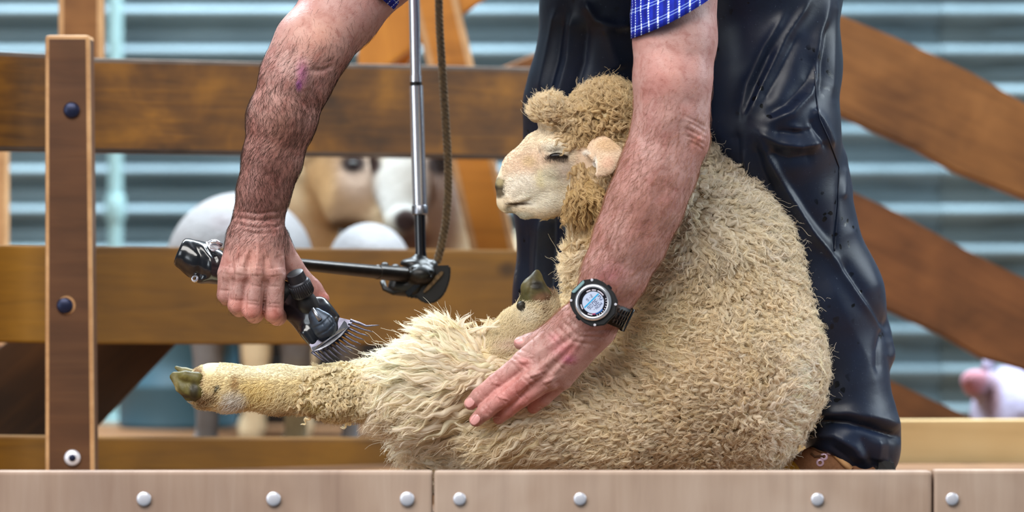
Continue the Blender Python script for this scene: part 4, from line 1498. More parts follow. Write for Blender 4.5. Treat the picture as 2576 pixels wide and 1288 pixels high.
sleeve('sleeve', lambda t: (1702 + t * 0.0, 62 - t, -0.188 + t * 0.0002, 0.0), lambda e: (34 - 0.33 * (e + 110) - 0.0009 * (e + 110) ** 2), 330, 115, 128)
sa_ = math.atan2(0.66, 0.75)
sleeve('sleeve', lambda t: (898 + t * 0.66, -58 - t * 0.75, -0.05 + t * 0.0003, sa_), lambda e: 4.0, 300, 118, 126)
shv, shq = implicit([cap((0.27, 0.09, 0.87), (0.10, -0.02, 0.935), 0.185, 0.205, .08), cap((0.10, -0.02, 0.935), (-0.03, -0.03, 0.91), 0.205, 0.15, .08),
                     cap((0.20, -0.12, 0.87), P(1698, -200, -0.17), 0.088, 0.074, .03), cap((-0.06, 0.02, 0.88), P(1040, -190, 0.0), 0.088, 0.074, .03)], 0.008, 2)
shme = quad_mesh('shirt', shv, shq)
uvl = shme.uv_layers.new(name='UVMap')
li = np.zeros(len(shme.loops), dtype=np.int32)
shme.loops.foreach_get('vertex_index', li)
uvl.data.foreach_set('uv', (np.stack([shv[:, 0] + shv[:, 1] * .6, shv[:, 2] + shv[:, 1] * .4], axis=1) * 66).astype(np.float32)[li].ravel())
on_person(obj('shirt', shme, M['plaid']))
# hair on the bowed head
hv, hq = implicit([ell((-0.19, -0.02, 1.0), (0.112, 0.086, 0.10), .02), ell((-0.30, -0.02, 0.95), (0.05, 0.09, 0.10), .01, None, 's')], 0.006, 1)
M['head_hair'] = plain('grey_hair', lin(120, 110, 100), 0.7, noise=0.4, scale=200)
on_person(obj('hair', quad_mesh('hair', hv, hq), M['head_hair']))


# ------------------------------------------------------------------ shoes
M['shoe'] = col_material('tan_canvas', 0.8, 0.15, 240, 0.5, 0.12, 0.001)
M['shoe_toe'] = plain('yellow_leather', lin(196, 150, 44), 0.5, noise=0.2, scale=30)
M['sole'] = plain('black_sole', lin(16, 16, 18), 0.6)
M['eyelet'] = plain('lilac_eyelet', lin(206, 178, 204), 0.35, 0.2)
M['lace'] = plain('brown_lace', lin(96, 66, 44), 0.8, noise=0.3)
M['felt'] = plain('buff_lining', lin(200, 158, 112), 0.9)


def shoe(dx, Y, lab):
    zf = 644 + CZ * S * D0 / (D0 + Y)
    up = chain([(2180 + dx, zf - 62, Y, 62), (2120 + dx, zf - 74, Y, 58), (2050 + dx, zf - 58, Y - .003, 46), (1990 + dx, zf - 42, Y - .006, 36)], 24, ((0, 1, 0), .72))
    s = solid('shoe', up + chain([(2140 + dx, zf - 110, Y, 48), (2160 + dx, zf - 80, Y, 56)], 20, ((0, 1, 0), .75)), 0.0022, M['shoe'], [(2040 + dx, zf - 100, 40, 40, lin(158, 116, 88), 1)], lin(148, 108, 80))
    on_person(s)
    bv = bvh_of(*[np.array([tuple(x.co) for x in s.data.vertices]), np.array([tuple(p.vertices) for p in s.data.polygons])])
    kids = [solid('toe_cap', chain([(2035 + dx, zf - 52, Y - .004, 44), (1982 + dx, zf - 40, Y - .006, 37)], 20, ((0, 1, 0), .76)), 0.002, M['shoe_toe']),
            slab('sole', [P(1942 + dx, zf - 18, Y - .034), P(1960 + dx, zf - 18, Y - .045), P(2230 + dx, zf - 18, Y - .045), P(2246 + dx, zf - 18, Y - .03), P(2246 + dx, zf - 18, Y + .03), P(2225 + dx, zf - 18, Y + .045), P(1965 + dx, zf - 18, Y + .045), P(1942 + dx, zf - 18, Y + .03)], 0.0095, M['sole'], None, 0.002, (0, 0, -1)),
            slab('heel_counter', [P(2205 + dx, zf - 90, Y - .03), P(2248 + dx, zf - 78, Y - .022), P(2262 + dx, zf - 20, Y - .022), P(2200 + dx, zf - 20, Y - .03)], 0.05, M['sole'], None, 0.004)]
    if dx == 0:
        for ex, ey in ((2063, 1164), (2073, 1149), (2087, 1135)):
            p, n = on_surface(bv, ex, ey)
            p, n = Vector(p), Vector(n)
            kids.append(lathe('eyelet', p - n * .0005, p + n * .0016, [(0, R(10)), (.6, R(10)), (1, R(8)), (1, R(5)), (.3, R(4.6))], M['eyelet'], None, 18, False))
        lace_pts = [on_surface(bv, x, y, .0015)[0] for x, y in ((2086, 1136), (2074, 1140), (2060, 1136), (2048, 1130), (2038, 1128))]
        kids.append(tube('shoelace', lace_pts, 0.0016, M['lace'], None, 6))
        lace_pts = [on_surface(bv, x, y, .0015)[0] for x, y in ((2074, 1150), (2062, 1148), (2050, 1150), (2040, 1142))]
        kids.append(tube('shoelace', lace_pts, 0.0016, M['lace'], None, 6))
        lip = [on_surface(bv, x, y, .001)[0] for x, y in ((2092, 1130), (2106, 1146), (2124, 1164), (2140, 1180))]
        kids.append(tube('lining', lip, 0.005, M['felt'], None, 8))
    for k_ in kids:
        k_.parent = s
        k_.matrix_parent_inverse = Matrix.Identity(4)
    return s


shoe(0, 0.03, 'shoe')
shoe(-760, 0.2, 'shoe')

# ================================================================== the fleece
# rows: px, py, flow x, flow y (down), lock length px, lock radius px, crimp px, lift degrees, crimps per lock, r, g, b
FL = [
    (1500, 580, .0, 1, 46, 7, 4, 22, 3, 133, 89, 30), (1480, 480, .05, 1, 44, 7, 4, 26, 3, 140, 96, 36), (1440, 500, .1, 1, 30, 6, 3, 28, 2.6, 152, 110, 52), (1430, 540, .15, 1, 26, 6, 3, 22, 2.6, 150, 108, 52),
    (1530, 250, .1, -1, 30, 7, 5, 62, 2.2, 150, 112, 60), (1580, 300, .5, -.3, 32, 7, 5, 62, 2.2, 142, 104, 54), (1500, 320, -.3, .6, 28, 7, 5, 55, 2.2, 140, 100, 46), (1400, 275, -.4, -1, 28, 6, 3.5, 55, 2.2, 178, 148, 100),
    (1445, 690, -1, -.25, 50, 9, 3, 30, 3, 214, 192, 142), (1430, 770, -.8, .3, 45, 9, 3, 25, 3, 220, 200, 150), (1480, 640, -1, .1, 50, 8, 3, 30, 3, 206, 184, 140),
    (1780, 400, .5, -.6, 38, 10, 5, 50, 2.6, 180, 164, 134), (1720, 470, -.5, .5, 40, 11, 5, 45, 2.6, 204, 190, 158), (1810, 470, .6, -.3, 42, 10, 5, 40, 2.8, 196, 180, 150),
    (1700, 600, -1, .15, 58, 9, 4, 22, 3.6, 206, 190, 158), (1600, 680, -1, .25, 52, 8, 3.5, 24, 3.6, 216, 198, 154), (1800, 580, .2, .8, 50, 11, 5, 40, 2.8, 202, 186, 154), (1680, 690, -1, .2, 52, 8, 4, 25, 3.6, 210, 192, 152),
    (1870, 520, .9, -.2, 50, 9, 4, 24, 3.4, 208, 194, 164), (1950, 640, 1, -.1, 50, 8, 4, 22, 3.4, 216, 200, 168), (2030, 780, 1, 0, 48, 8, 4, 22, 3.4, 222, 206, 174),
    (2050, 900, 1, .1, 45, 8, 4, 25, 3.4, 218, 202, 172), (2030, 1030, 1, .2, 42, 8, 4, 30, 3, 212, 194, 160), (1985, 1130, .6, .8, 45, 8, 4, 30, 3, 214, 198, 166),
    (1860, 690, 0, .5, 24, 10, 4, 74, 1.6, 202, 176, 128), (1900, 740, .2, .6, 26, 9, 4, 66, 1.8, 202, 176, 130), (1810, 720, -.4, .4, 34, 9, 4, 50, 2.4, 208, 184, 138), (1920, 820, .6, .5, 34, 8, 5, 45, 2.6, 208, 186, 142),
    (1700, 780, -.5, .2, 42, 8, 4, 30, 3, 226, 208, 156), (1580, 780, -.5, .3, 45, 8, 3, 25, 3, 226, 206, 150), (1500, 870, -.6, -.8, 55, 9, 3, 36, 2.6, 220, 198, 146),
    (1600, 900, -.55, -.75, 56, 9, 4, 28, 3.2, 230, 212, 162), (1720, 870, -.5, -.65, 50, 8, 4, 28, 3.2, 228, 208, 156), (1680, 980, -.5, -.7, 46, 9, 5, 32, 3, 218, 194, 146),
    (1820, 930, -.35, -.8, 38, 8, 5, 42, 2.8, 208, 182, 136), (1900, 960, -.2, -.7, 34, 8, 5, 52, 2.4, 202, 178, 132), (1760, 1060, -.3, -.6, 28, 8, 5.5, 58, 2.2, 190, 166, 126),
    (1620, 1090, -.5, -.5, 34, 9, 5, 48, 2.4, 204, 182, 142), (1880, 1100, .2, .2, 26, 8, 5, 62, 2, 192, 168, 128), (1450, 1000, -.7, -.5, 50, 10, 4, 30, 3, 224, 204, 162),
    (1540, 980, -.6, -.7, 52, 10, 4, 30, 3, 228, 208, 164), (1480, 1130, -.5, -.2, 40, 10, 5, 40, 2.4, 212, 194, 156),
    (1990, 930, 1, .1, 30, 8, 2, 20, 2, 238, 226, 204), (1975, 1040, .9, .3, 30, 8, 2, 20, 2, 240, 230, 210), (1945, 1120, .4, .8, 40, 8, 2, 22, 2, 240, 230, 212),
    (1350, 1090, -.8, .4, 70, 12, 4, 20, 3, 226, 208, 168), (1300, 1130, -.7, .5, 70, 12, 5, 20, 3, 220, 204, 164), (1150, 1080, -.9, .35, 88, 13, 5, 18, 2.6, 230, 216, 184),
    (1060, 1020, -.9, .5, 70, 13, 5, 18, 2.6, 232, 218, 188), (980, 930, -.7, -.3, 34, 13, 5, 20, 2.4, 234, 220, 188), (1120, 930, -.95, -.05, 92, 13, 4, 18, 2.2, 238, 226, 200),
    (1090, 850, -.7, -.5, 56, 11, 3, 25, 1.8, 234, 220, 188), (1165, 845, -.1, -1, 66, 11, 2, 32, 1.4, 234, 218, 182), (1205, 880, -.2, -.9, 40, 10, 2, 24, 1.4, 232, 212, 174),
    (1270, 905, -.8, .4, 30, 9, 3, 18, 1.8, 234, 214, 178), (1230, 900, -.7, -.1, 34, 9, 3, 20, 1.8, 234, 214, 178), (1240, 940, -.7, .4, 56, 12, 3, 25, 1.8, 234, 214, 178), (1040, 1110, -.25, .9, 50, 12, 5, 15, 2.4, 224, 212, 182), (1080, 1160, -.1, 1, 62, 12, 5, 15, 2.4, 220, 206, 176), (1200, 1150, -.6, .5, 74, 13, 6, 20, 2.6, 228, 214, 184),
    (960, 1010, -.3, .9, 20, 9, 5, 25, 2.2, 224, 206, 158), (990, 1060, -.3, .9, 24, 9, 6, 20, 2.2, 206, 188, 148),
]
EAR = [p for p in SH if p['flat'] and p['flat'][1] == .42] if all('flat' in p for p in SH) else [p for p in SH if p.get('flat') and p['flat'][1] == .42]
FORE = chain([(1340, 896, -0.080, 60), (1262, 880, -0.098, 52), (1300, 836, -0.100, 50), (1352, 786, -0.096, 47), (1356, 746, -0.092, 46)])
HIND = chain([(905, 985, -0.09, 70), (850, 984, -0.09, 62), (700, 977, -0.09, 54), (575, 974, -0.09, 52), (505, 972, -0.09, 44)])


def near(prims, pts, tol):
    d = np.full(len(pts), 9.0)
    for p in prims:
        d = np.minimum(d, dist(p, pts[:, 0], pts[:, 1], pts[:, 2]))
    return d < tol


def face_mask(px, py):
    xb = np.interp(py, [300, 318, 340, 380, 400, 430, 480, 535, 600], [1300, 1400, 1444, 1458, 1452, 1440, 1420, 1408, 1405])
    return (px < xb) & (py > 305) & (py < 640) & (px < 1470)


def wool_zone(pts):
    px, py = to_px(pts)
    bare = face_mask(px, py) | near(EAR, pts, .004) | near(FORE, pts, .004) | (near(HIND, pts, .006) & (px < 935)) | (px < 930) | ((px < 985) & (py > 1050))
    return ~bare


def under_arm(pts, reach=0.045, step=0.004):
    """Points pressed down by the holding hand and forearm."""
    o = Vector((0, -D0, CZ))
    out = np.zeros(len(pts), bool)
    for i, p in enumerate(pts):
        p = Vector(p)
        d = (o - p).normalized()
        h = lbvh.ray_cast(p + d * 0.0005, d, reach)
        if h[0] is not None:
            out[i] = True
    return out


NL = 21000
dens = np.ones(len(sv))
sn = normals(sv, sq)
dens *= np.where(sn[:, 1] > 0.35, 0.35, 1.0) * np.where(sv[:, 2] < 0.02, 0.4, 1.0)
dens *= wool_zone(sv)
dens = np.maximum(dens, 1e-6)
hd = (spy < 560) & (spx < 1640)
dens = np.where(hd, dens * 1.8, dens)
lpos, lnrm = scatter(sv, sq, NL, dens)
keep = wool_zone(lpos) & ~under_arm(lpos)
lpos, lnrm = lpos[keep], lnrm[keep]
px, py = to_px(lpos)
C = idw(px + rng.normal(0, 8, len(px)), py + rng.normal(0, 8, len(px)), FL, 3.2)
N = len(px)
fl_ = np.stack([C[:, 0] + rng.normal(0, .16, N), rng.normal(-.05, .2, N), -C[:, 1] + rng.normal(0, .16, N)], axis=1)
mm = 1.0 / S
cols = np.array([lin(*row[9:12])[:3] for row in FL])
dd = np.hypot(px[:, None] - np.array([r[0] for r in FL])[None], py[:, None] - np.array([r[1] for r in FL])[None]) + 12
ww = dd ** -3.2
lc_ = (ww / ww.sum(axis=1, keepdims=True)) @ cols
patch = np.sin(px * .031 + 2 * np.sin(py * .023)) * np.sin(py * .037 + 1.7 * np.sin(px * .019))
lc_ *= (1.0 + 0.07 * patch + rng.normal(0, .09, N))[:, None]
warm = rng.normal(0, .05, N)
lc_ *= np.stack([1 + warm * .3, 1 + 0 * warm, 1 - warm * 1.6], axis=1)
grey = lc_.mean(axis=1, keepdims=True)
lc_ = np.clip(lc_ ** 0.40 * np.array([1.045, 1.0, .94]), 0, 0.95)
NS = 11
fp, fr, fc = locks(lpos - lnrm * 0.002, lnrm, fl_, C[:, 2] * mm * (1.25 + .75 * rng.random(N)), C[:, 3] * mm * .80 * (0.75 + .5 * rng.random(N)), C[:, 4] * mm * .95 * (0.6 + .8 * rng.random(N)),
                   np.radians(C[:, 5] * .8 + rng.normal(0, 7, N)), NS, 16, lc_, 0.00030, waves=C[:, 6][:, None, None] * 1.05, frizz=0.22)
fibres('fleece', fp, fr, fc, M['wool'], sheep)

# short coat on the shanks, foreleg and face
def coat(pts_n, zone, Lpx, flow, col_fn, rad, lift, name):
    d = np.maximum(zone(sv).astype(float), 1e-9)
    pos, nn = scatter(sv, sq, pts_n, d)
    k = zone(pos)
    pos, nn = pos[k], nn[k]
    n = len(pos)
    px, py = to_px(pos)
    f = flow(px, py) + rng.normal(0, .25, (n, 3))
    f = unit(f - nn * np.sum(f * nn, axis=1, keepdims=True))
    K = 5
    t = np.linspace(0, 1, K)[None, :, None]
    L = (Lpx(px, py) / S * (.6 + .7 * rng.random(n)))[:, None, None]
    side = np.cross(nn, f)[:, None, :]
    wob = rng.normal(0, .3, (n, 1, 1))
    pts = pos[:, None, :] + f[:, None, :] * L * t + nn[:, None, :] * L * lift * (t - .5 * t * t) + side * L * wob * t ** 2
    fibres(name, pts, np.tile(np.linspace(rad, rad * .35, K), (n, 1)), np.clip(col_fn(pos) * (0.85 + .3 * rng.random((n, 1))), 0, .95), M['fur'], sheep)


def mesh_colour(pos):
    from mathutils.kdtree import KDTree
    idx = np.arange(0, len(sv), 2)
    kd = KDTree(len(idx))
    for i in idx:
        kd.insert(sv[i], int(i))
    kd.balance()
    return sc_[[kd.find(p)[1] for p in pos]] ** 0.78


coat(15000, lambda v: near(HIND, v, .006) & (to_px(v)[0] < 945) & (to_px(v)[0] > 486), lambda x, y: np.clip(6 + (y - 930) * .16 + np.clip(x - 720, 0, 300) * .06, 6, 32),
     lambda x, y: np.stack([-0.6 - 0 * x, -.1 + 0 * x, np.clip(-(y - 960) / 60, -1.2, .2)], axis=1), mesh_colour, 0.0003, .5, 'shank_coat')
coat(9000, lambda v: near(FORE, v, .006) & (to_px(v)[1] > 742), lambda x, y: 20 + 0 * x, lambda x, y: np.stack([0.5 + 0 * x, -.1 + 0 * x, 0.6 + 0 * x], axis=1), mesh_colour, 0.00024, .5, 'shank_coat')
coat(16000, lambda v: (near(EAR, v, .003) | face_mask(*to_px(v))) & (np.hypot((to_px(v)[0] - 1405) / 30, (to_px(v)[1] - 392) / 10) > 1) & (to_px(v)[0] > 1262) & (np.hypot((to_px(v)[0] - 1310) / 40, (to_px(v)[1] - 513) / 8) > 1), lambda x, y: np.where(x > 1460, 3.5, 7.0),
     lambda x, y: np.stack([0.6 + 0 * x, 0 * x, -0.3 + 0 * x], axis=1), mesh_colour, 0.00022, .3, 'face_coat')
# loose curls left where the comb has just passed
ck = [(x, y) for x, y in zip(rng.normal(890, 66, 240), rng.normal(975, 40, 240)) if 745 < x < 985 and 915 < y < 1060]
cp, cn = zip(*[on_surface(sbvh, x, y) for x, y in ck])
cp, cn = np.array(cp), np.array(cn)
cN = len(cp)
a_, b_, c_ = locks(cp, cn, np.stack([-np.ones(cN) * .5, -np.ones(cN) * .2, rng.normal(-.5, .6, cN)], axis=1), np.full(cN, 34 * mm), np.full(cN, 3.4 * mm), np.full(cN, 4 * mm), np.radians(np.full(cN, 30.)), 9, 13, np.tile(np.array(lin(244, 232, 200)[:3]), (cN, 1)) * (.85 + .3 * rng.random((cN, 1))), 0.0004, waves=2.2)
fibres('loose_curls', a_, b_, c_, M['wool'], sheep)

# ================================================================== the shearing handpiece
hp = empty('shearing_handpiece', tuple(P(650, 700, -0.06)), 'black shearing handpiece with steel comb teeth, gripped in the hairy hand over the leg', 'handpiece')


def hpart(o):
    adopt(hp, o)
    return o


FB = ((0, 1, 0), .9)
hpart(solid('barrel', chain([(470, 640, -0.052, 41), (500, 655, -0.052, 47), (538, 670, -0.054, 43), (556, 678, -0.055, 37)], 10) + [blob(515, 700, -0.06, 22, 12, 0.014, 8, 24), cap(P(448 - 275, 630 - 120, -0.052), P(447 - 275, 631 - 120, -0.052), R(300), R(300), 8 / S, None, 's')], 0.0015, M['black_gloss'], None, None, 2,
            [([(480, 604), (505, 640), (500, 700)], 7, -3), ([(500, 612), (530, 650), (530, 700)], 7, 3), ([(520, 620), (545, 660)], 6, -3)]))
hpart(solid('grip', chain([(552, 676, -0.056, 35), (640, 712, -0.056, 35), (720, 746, -0.064, 36)], 10), 0.0016, M['black_satin']))
hpart(solid('head', chain([(716, 744, -0.064, 37), (752, 772, -0.072, 40), (790, 806, -0.084, 47), (812, 830, -0.092, 42)], 16, ((0.4, .9, 0), .75)) +
            chain([(770, 838, -0.100, 16), (786, 862, -0.104, 12)], 14) + chain([(808, 764, -0.080, 17), (842, 800, -0.088, 13)], 14) +
            [blob(818, 814, -0.128, 36, 46, 0.026, 6, -42, 's')], 0.0014, M['black_gloss']))
hpart(solid('pillar', chain([(752, 722, -0.100, 22), (775, 765, -0.094, 24), (800, 796, -0.090, 22)], 10) + [blob(796, 776, -0.12, 10, 22, 0.012, 4, -35, 's')], 0.0014, M['black_satin']))
a_, b_ = P(741, 686, -0.114), P(765, 742, -0.100)
kn = lathe('tension_knob', a_, b_, [(0, R(19)), (0.02, R(21.5)), (0.36, R(23)), (0.4, R(26)), (0.44, R(27)), (0.93, R(28)), (1, R(25))], M['knurl'], hp, 40)
for i in range(30):
    w = 2 * math.pi * i / 30
    d = Vector(b_) - Vector(a_)
    m3 = d.to_track_quat('Z', 'Y').to_matrix()
    off = m3 @ Vector((math.cos(w), math.sin(w), 0)) * R(27.4)
    tube('knurl_ridge', [Vector(a_) + d * .46 + off, Vector(a_) + d * .9 + off * 1.02], 0.0007, M['knurl'], kn, 4)
hpart(lathe('knob_top', Vector(a_) - (Vector(b_) - Vector(a_)) * .012, Vector(a_) + (Vector(b_) - Vector(a_)) * .02, [(0, R(15)), (.5, R(18)), (1, R(19.5))], M['black_satin'], None, 32))
# sprung clip on the back barrel
hpart(slab('clip', [P(516, 612, -0.078), P(520, 606, -0.078), P(532, 604, -0.078), P(556, 612, -0.075), P(560, 622, -0.075), P(548, 628, -0.082), P(534, 634, -0.086), P(528, 626, -0.085)], 0.004, M['chrome'], None, 0.0012))
hpart(tube('clip_roll', [P(530, 608, -0.080), P(544, 608, -0.079), P(558, 616, -0.076)], 0.0032, M['chrome'], None, 10))
hpart(lathe('oil_hole', P(489, 700, -0.0735), P(491, 702, -0.0715), [(0, R(8)), (.3, R(9.5)), (1, R(9.5)), (1, R(6)), (.2, R(5))], M['chrome'], None, 20, False))
# cutter yoke with its ribs inside the head
yk = hpart(solid('yoke', chain([(794, 794, -0.106, 20), (813, 818, -0.110, 28), (818, 826, -0.111, 29)], 12, ((0.4, .9, 0), .55)), 0.0013, M['yoke'], None, None, 1,
                 [([(786, 826), (810, 816), (836, 790)], 2.4, -1.4), ([(794, 846), (822, 832), (850, 804)], 2.4, -1.4), ([(806, 862), (836, 846), (862, 818)], 2.4, -1.4), ([(806, 806), (834, 850)], 2.4, -1.2), ([(824, 796), (850, 836)], 2.4, -1)]))
tube('pin', [P(786, 776, -0.113), P(796, 792, -0.116), P(806, 806, -0.118)], [0.0022, 0.0026, 0.0034], M['steel'], hp, 10)
# cutter plate and comb
def ip(a, b, t):
    return a + (b - a) * t


R0, R1 = P(788, 888, -0.116), P(889, 807, -0.096)
I0, I1 = P(778, 866, -0.110), P(850, 798, -0.092)
M0, M1 = P(783, 878, -0.118), P(872, 800, -0.098)
cb = slab('comb', [I0, ip(I0, R0, .6), R0] + [ip(R0, R1, t) + P(1288 + 10 * math.sin(3.14 * t), 644 + 10 * math.sin(3.14 * t), 0) - P(1288, 644, 0) for t in (.15, .3, .5, .7, .85)] + [R1, ip(I1, R1, .6), I1] +
          [ip(I1, I0, t) for t in (.25, .5, .75)], 0.0024, M['comb_steel'], hp, 0.0004)
hpart(slab('cutter', [P(783, 874, -0.1215), P(800, 868, -0.1225), P(826, 852, -0.120), P(850, 830, -0.114), P(866, 806, -0.105), P(872, 812, -0.105), P(876, 824, -0.107), P(858, 846, -0.115), P(832, 866, -0.121), P(806, 880, -0.123), P(788, 884, -0.122)], 0.002, M['steel'], None, 0.0005))
tips = [(954, 818), (938, 835), (927, 846), (917, 856), (908, 866), (899, 876), (889, 885), (879, 892), (867, 898), (853, 903), (840, 908), (829, 911), (819, 910)]
for i, (tx, ty) in enumerate(tips):
    u = 1 - i / (len(tips) - 1)
    a0 = ip(R0, R1, u) + (P(1288 + 10 * math.sin(3.14 * u), 644 + 10 * math.sin(3.14 * u), 0) - P(1288, 644, 0))
    t1 = P(tx, ty, -0.119 + 0.018 * u)
    midp = ip(a0, t1, .5) + np.array([0, 0, -R(2) if i else -R(8)])
    q1 = ip(a0, t1, -.12)
    tube('tooth', [q1, ip(a0, midp, .5), midp, ip(midp, t1, .55), t1], [0.0021, 0.0019, 0.0015, 0.0010, 0.0004], M['comb_steel'], cb, 7)

# ================================================================== hanging drive shaft
dv = empty('shearing_drive_shaft', tuple(P(1058, 300, 0.25)), 'chrome and black jointed drive shaft hanging between the rope and the shearing arm', 'drive shaft')
DY = 0.25
lathe('upper_tube', P(1036, -320, DY), P(1046, 196, DY), [(0, R(14)), (1, R(14.5))], M['chrome'], dv, 24)
lathe('tube_band', P(1046, 190, DY), P(1046, 206, DY), [(0, R(16)), (1, R(16))], M['chrome'], dv, 24)
lathe('seal_ring', P(1046, 206, DY), P(1047, 216, DY), [(0, R(15.5)), (1, R(15.5))], M['black_satin'], dv, 24)
lathe('lower_tube', P(1047, 216, DY), P(1056, 520, DY), [(0, R(18.5)), (1, R(18.5))], M['chrome'], dv, 28)
lathe('collar', P(1056, 516, DY), P(1056.5, 540, DY), [(0, R(19)), (.1, R(21)), (.9, R(21)), (1, R(18))], M['steel'], dv, 24)
lathe('black_tube', P(1056, 538, DY), P(1059, 655, DY), [(0, R(14)), (.8, R(14)), (1, R(17))], M['black_gloss'], dv, 24)
lathe('cross_rod', P(1052, 694, DY), P(700, 660, 0.02), [(0, R(21)), (.3, R(19)), (.303, R(17.5)), (1, R(14))], M['rod_dark'], dv, 22)
lathe('rod_ferrule', P(800, 669.5, 0.085), P(740, 664, 0.045), [(0, R(15.5)), (1, R(15.5))], M['rod_dark'], dv, 22)
kn_ = solid('elbow_joint', [blob(1058, 690, DY - .01, 42, 30, 0.03, 12), blob(1040, 662, DY, 34, 13, 0.024, 8), blob(1086, 668, DY, 16, 16, 0.016, 8)] +
            chain([(1056, 655, DY, 20), (1066, 700, DY, 26)], 10) + chain([(1000, 720, DY - .012, 24), (1040, 722, DY - .01, 26)], 10) + [blob(968, 668, DY - .005, 11, 9, 0.008, 4), blob(995, 672, DY - .01, 12, 8, 0.01, 4)] +
            [cap(P(1012, 672, DY - .03), P(1084, 690, DY - .03), R(5), R(5), 3 / S, None, 's')], 0.0022, M['black_greasy'])
adopt(dv, kn_)
hook = tube('spring_loop', [P(962, 708, DY - .01), P(968, 726, DY - .016), P(990, 736, DY - .02), P(1018, 730, DY - .02), P(1036, 712, DY - .02), P(1050, 700, DY - .022)], 0.0042, M['black_greasy'], dv, 8)
out = [(1052, 690), (1066, 674), (1088, 668), (1133, 667), (1134, 690), (1130, 712), (1120, 738), (1104, 756), (1086, 765), (1064, 762), (1046, 748), (1030, 752), (1018, 740), (1030, 722)]
gd = slab('guard', [P(x, y, DY - .02) for x, y in out], 0.012, M['black_satin'], dv, 0.0025)
slab('guard_loop', [P(x, y, DY - .0235) for x, y in ((1096, 694), (1110, 682), (1117, 684), (1112, 694), (1082, 726), (1068, 738), (1064, 734), (1076, 718))], 0.003, M['rope'], gd, 0.0008)
slab('guard_strap', [P(x, y, DY - .026) for x, y in ((1018, 738), (1060, 694), (1076, 672), (1086, 676), (1070, 704), (1030, 746))], 0.004, M['black_gloss'], gd, 0.001)

# ================================================================== control rope
RY_ = 0.30
knots = [(1098, -320), (1103, -60), (1105, 60), (1113, 180), (1121, 300), (1127, 400), (1128, 480), (1122, 560), (1110, 620), (1098, 664)]


def rope_path(t):
    xs = np.interp(t, np.linspace(0, 1, len(knots)), [k[0] for k in knots])
    ys = np.interp(t, np.linspace(0, 1, len(knots)), [k[1] for k in knots])
    return xs, ys


tt = np.linspace(0, 1, 420)
xs, ys = rope_path(tt)
ker = np.ones(31) / 31
xs2 = np.convolve(np.pad(xs, 15, 'edge'), ker, 'valid')
ys2 = np.convolve(np.pad(ys, 15, 'edge'), ker, 'valid')
rope = empty('pull_rope', tuple(P(1120, 300, RY_)), 'dark brown twisted rope hanging beside the chrome drive shaft', 'rope')
lenp = np.cumsum(np.hypot(np.diff(xs2, prepend=xs2[0]), np.diff(ys2, prepend=ys2[0])))
for s in range(3):
    ph = lenp / 34.0 * 2 * math.pi + s * 2 * math.pi / 3
    pts = [P(x + 4.6 * math.cos(p), y, RY_ + 4.6 / S * math.sin(p)) for x, y, p in zip(xs2, ys2, ph)]
    tube('strand', pts, R(6.6), M['rope'], rope, 6)

# ================================================================== wrist watch
wp, wn = on_surface(lbvh, 1493, 762)
wn = Vector(wn)
wn = (wn * .35 + Vector((-0.12, -1.0, 0.10)) * .65).normalized()
wc = Vector(P(1493, 761, -0.262))
wt = empty('wristwatch', tuple(wc), 'black digital sports watch with a silver bezel, worn on the lower wrist over the fleece', 'watch')
ang = math.radians(136)                    # reading direction in the picture, clockwise from right
ex = Vector((math.cos(ang), 0, -math.sin(ang)))
ex = (ex - wn * ex.dot(wn)).normalized()
ey = wn.cross(ex)                          # top of the characters
if ey.dot(Vector((math.sin(ang), 0, math.cos(ang)))) < 0:
    ey = -ey
U = R(1, -0.26)


def W(x, y, z=0.0):
    """Watch coordinates in px: x reading direction, y up the dial, z out of the dial."""
    return wc + ex * x * U + ey * y * U + wn * z * U


def wslab(name, pts, z, th, mat, parent, bevel=0.0):
    return slab(name, [W(x, y, z) for x, y in pts], th * U, mat, parent, bevel, tuple(-wn))


def ngon(r, n, a0=0, rx=1.0, ry=1.0):
    return [(r * rx * math.cos(a0 + 2 * math.pi * i / n), r * ry * math.sin(a0 + 2 * math.pi * i / n)) for i in range(n)]


M['lcd'] = plain('lcd_grey', lin(188, 200, 226), 0.35, 0, 0.4)
M['lcd_ink'] = plain('lcd_segment', lin(52, 66, 110), 0.5)
M['lcd_blue'] = plain('lcd_blue_bar', lin(20, 160, 214), 0.4)
M['dial'] = plain('dial_black', lin(16, 14, 24), 0.25)
M['dial_mark'] = plain('dial_mark', lin(214, 206, 220), 0.4)
M['dial_red'] = plain('dial_red', lin(190, 70, 120), 0.4)
M['blue_trim'] = plain('dial_blue', lin(24, 104, 190), 0.35)
case_pts = [(-54, 18), (-46, 40), (-30, 52), (-20, 60), (20, 60), (30, 52), (46, 40), (54, 18), (54, -18), (46, -40), (30, -52), (20, -60), (-20, -60), (-30, -52), (-46, -40), (-54, -18)]
wslab('case', case_pts, 2, 19, M['black_satin'], wt, 0.0012)
wslab('case_back', ngon(44, 24), -16, 9, M['black_satin'], wt, 0.001)
lathe('bezel', W(0, 0, 0), W(0, 0, 11), [(0, 44 * U), (.3, 46.5 * U), (.7, 46 * U), (.95, 42.5 * U), (1.0, 40 * U), (.92, 37.5 * U), (.55, 36 * U)], M['chrome'], wt, 64, False)
dial = lathe('dial', W(0, 0, 1), W(0, 0, 6), [(0, 38 * U), (1, 37.4 * U)], M['dial'], wt, 48)
wslab('display', ngon(27.5, 40), 6.6, 1.2, M['lcd'], dial)
Z1 = 7.0
wslab('stripe', [(-25, -7.6), (25, -7.6), (25.2, -4.2), (-25.2, -4.2)], Z1, .5, M['lcd_blue'], dial)
SEG = {'0': 'abcdef', '1': 'bc', '2': 'abged', '3': 'abgcd', '6': 'acdefg', '9': 'abcdfg', '-': 'g', 'N': 'efab c', 'O': 'abcdef'}


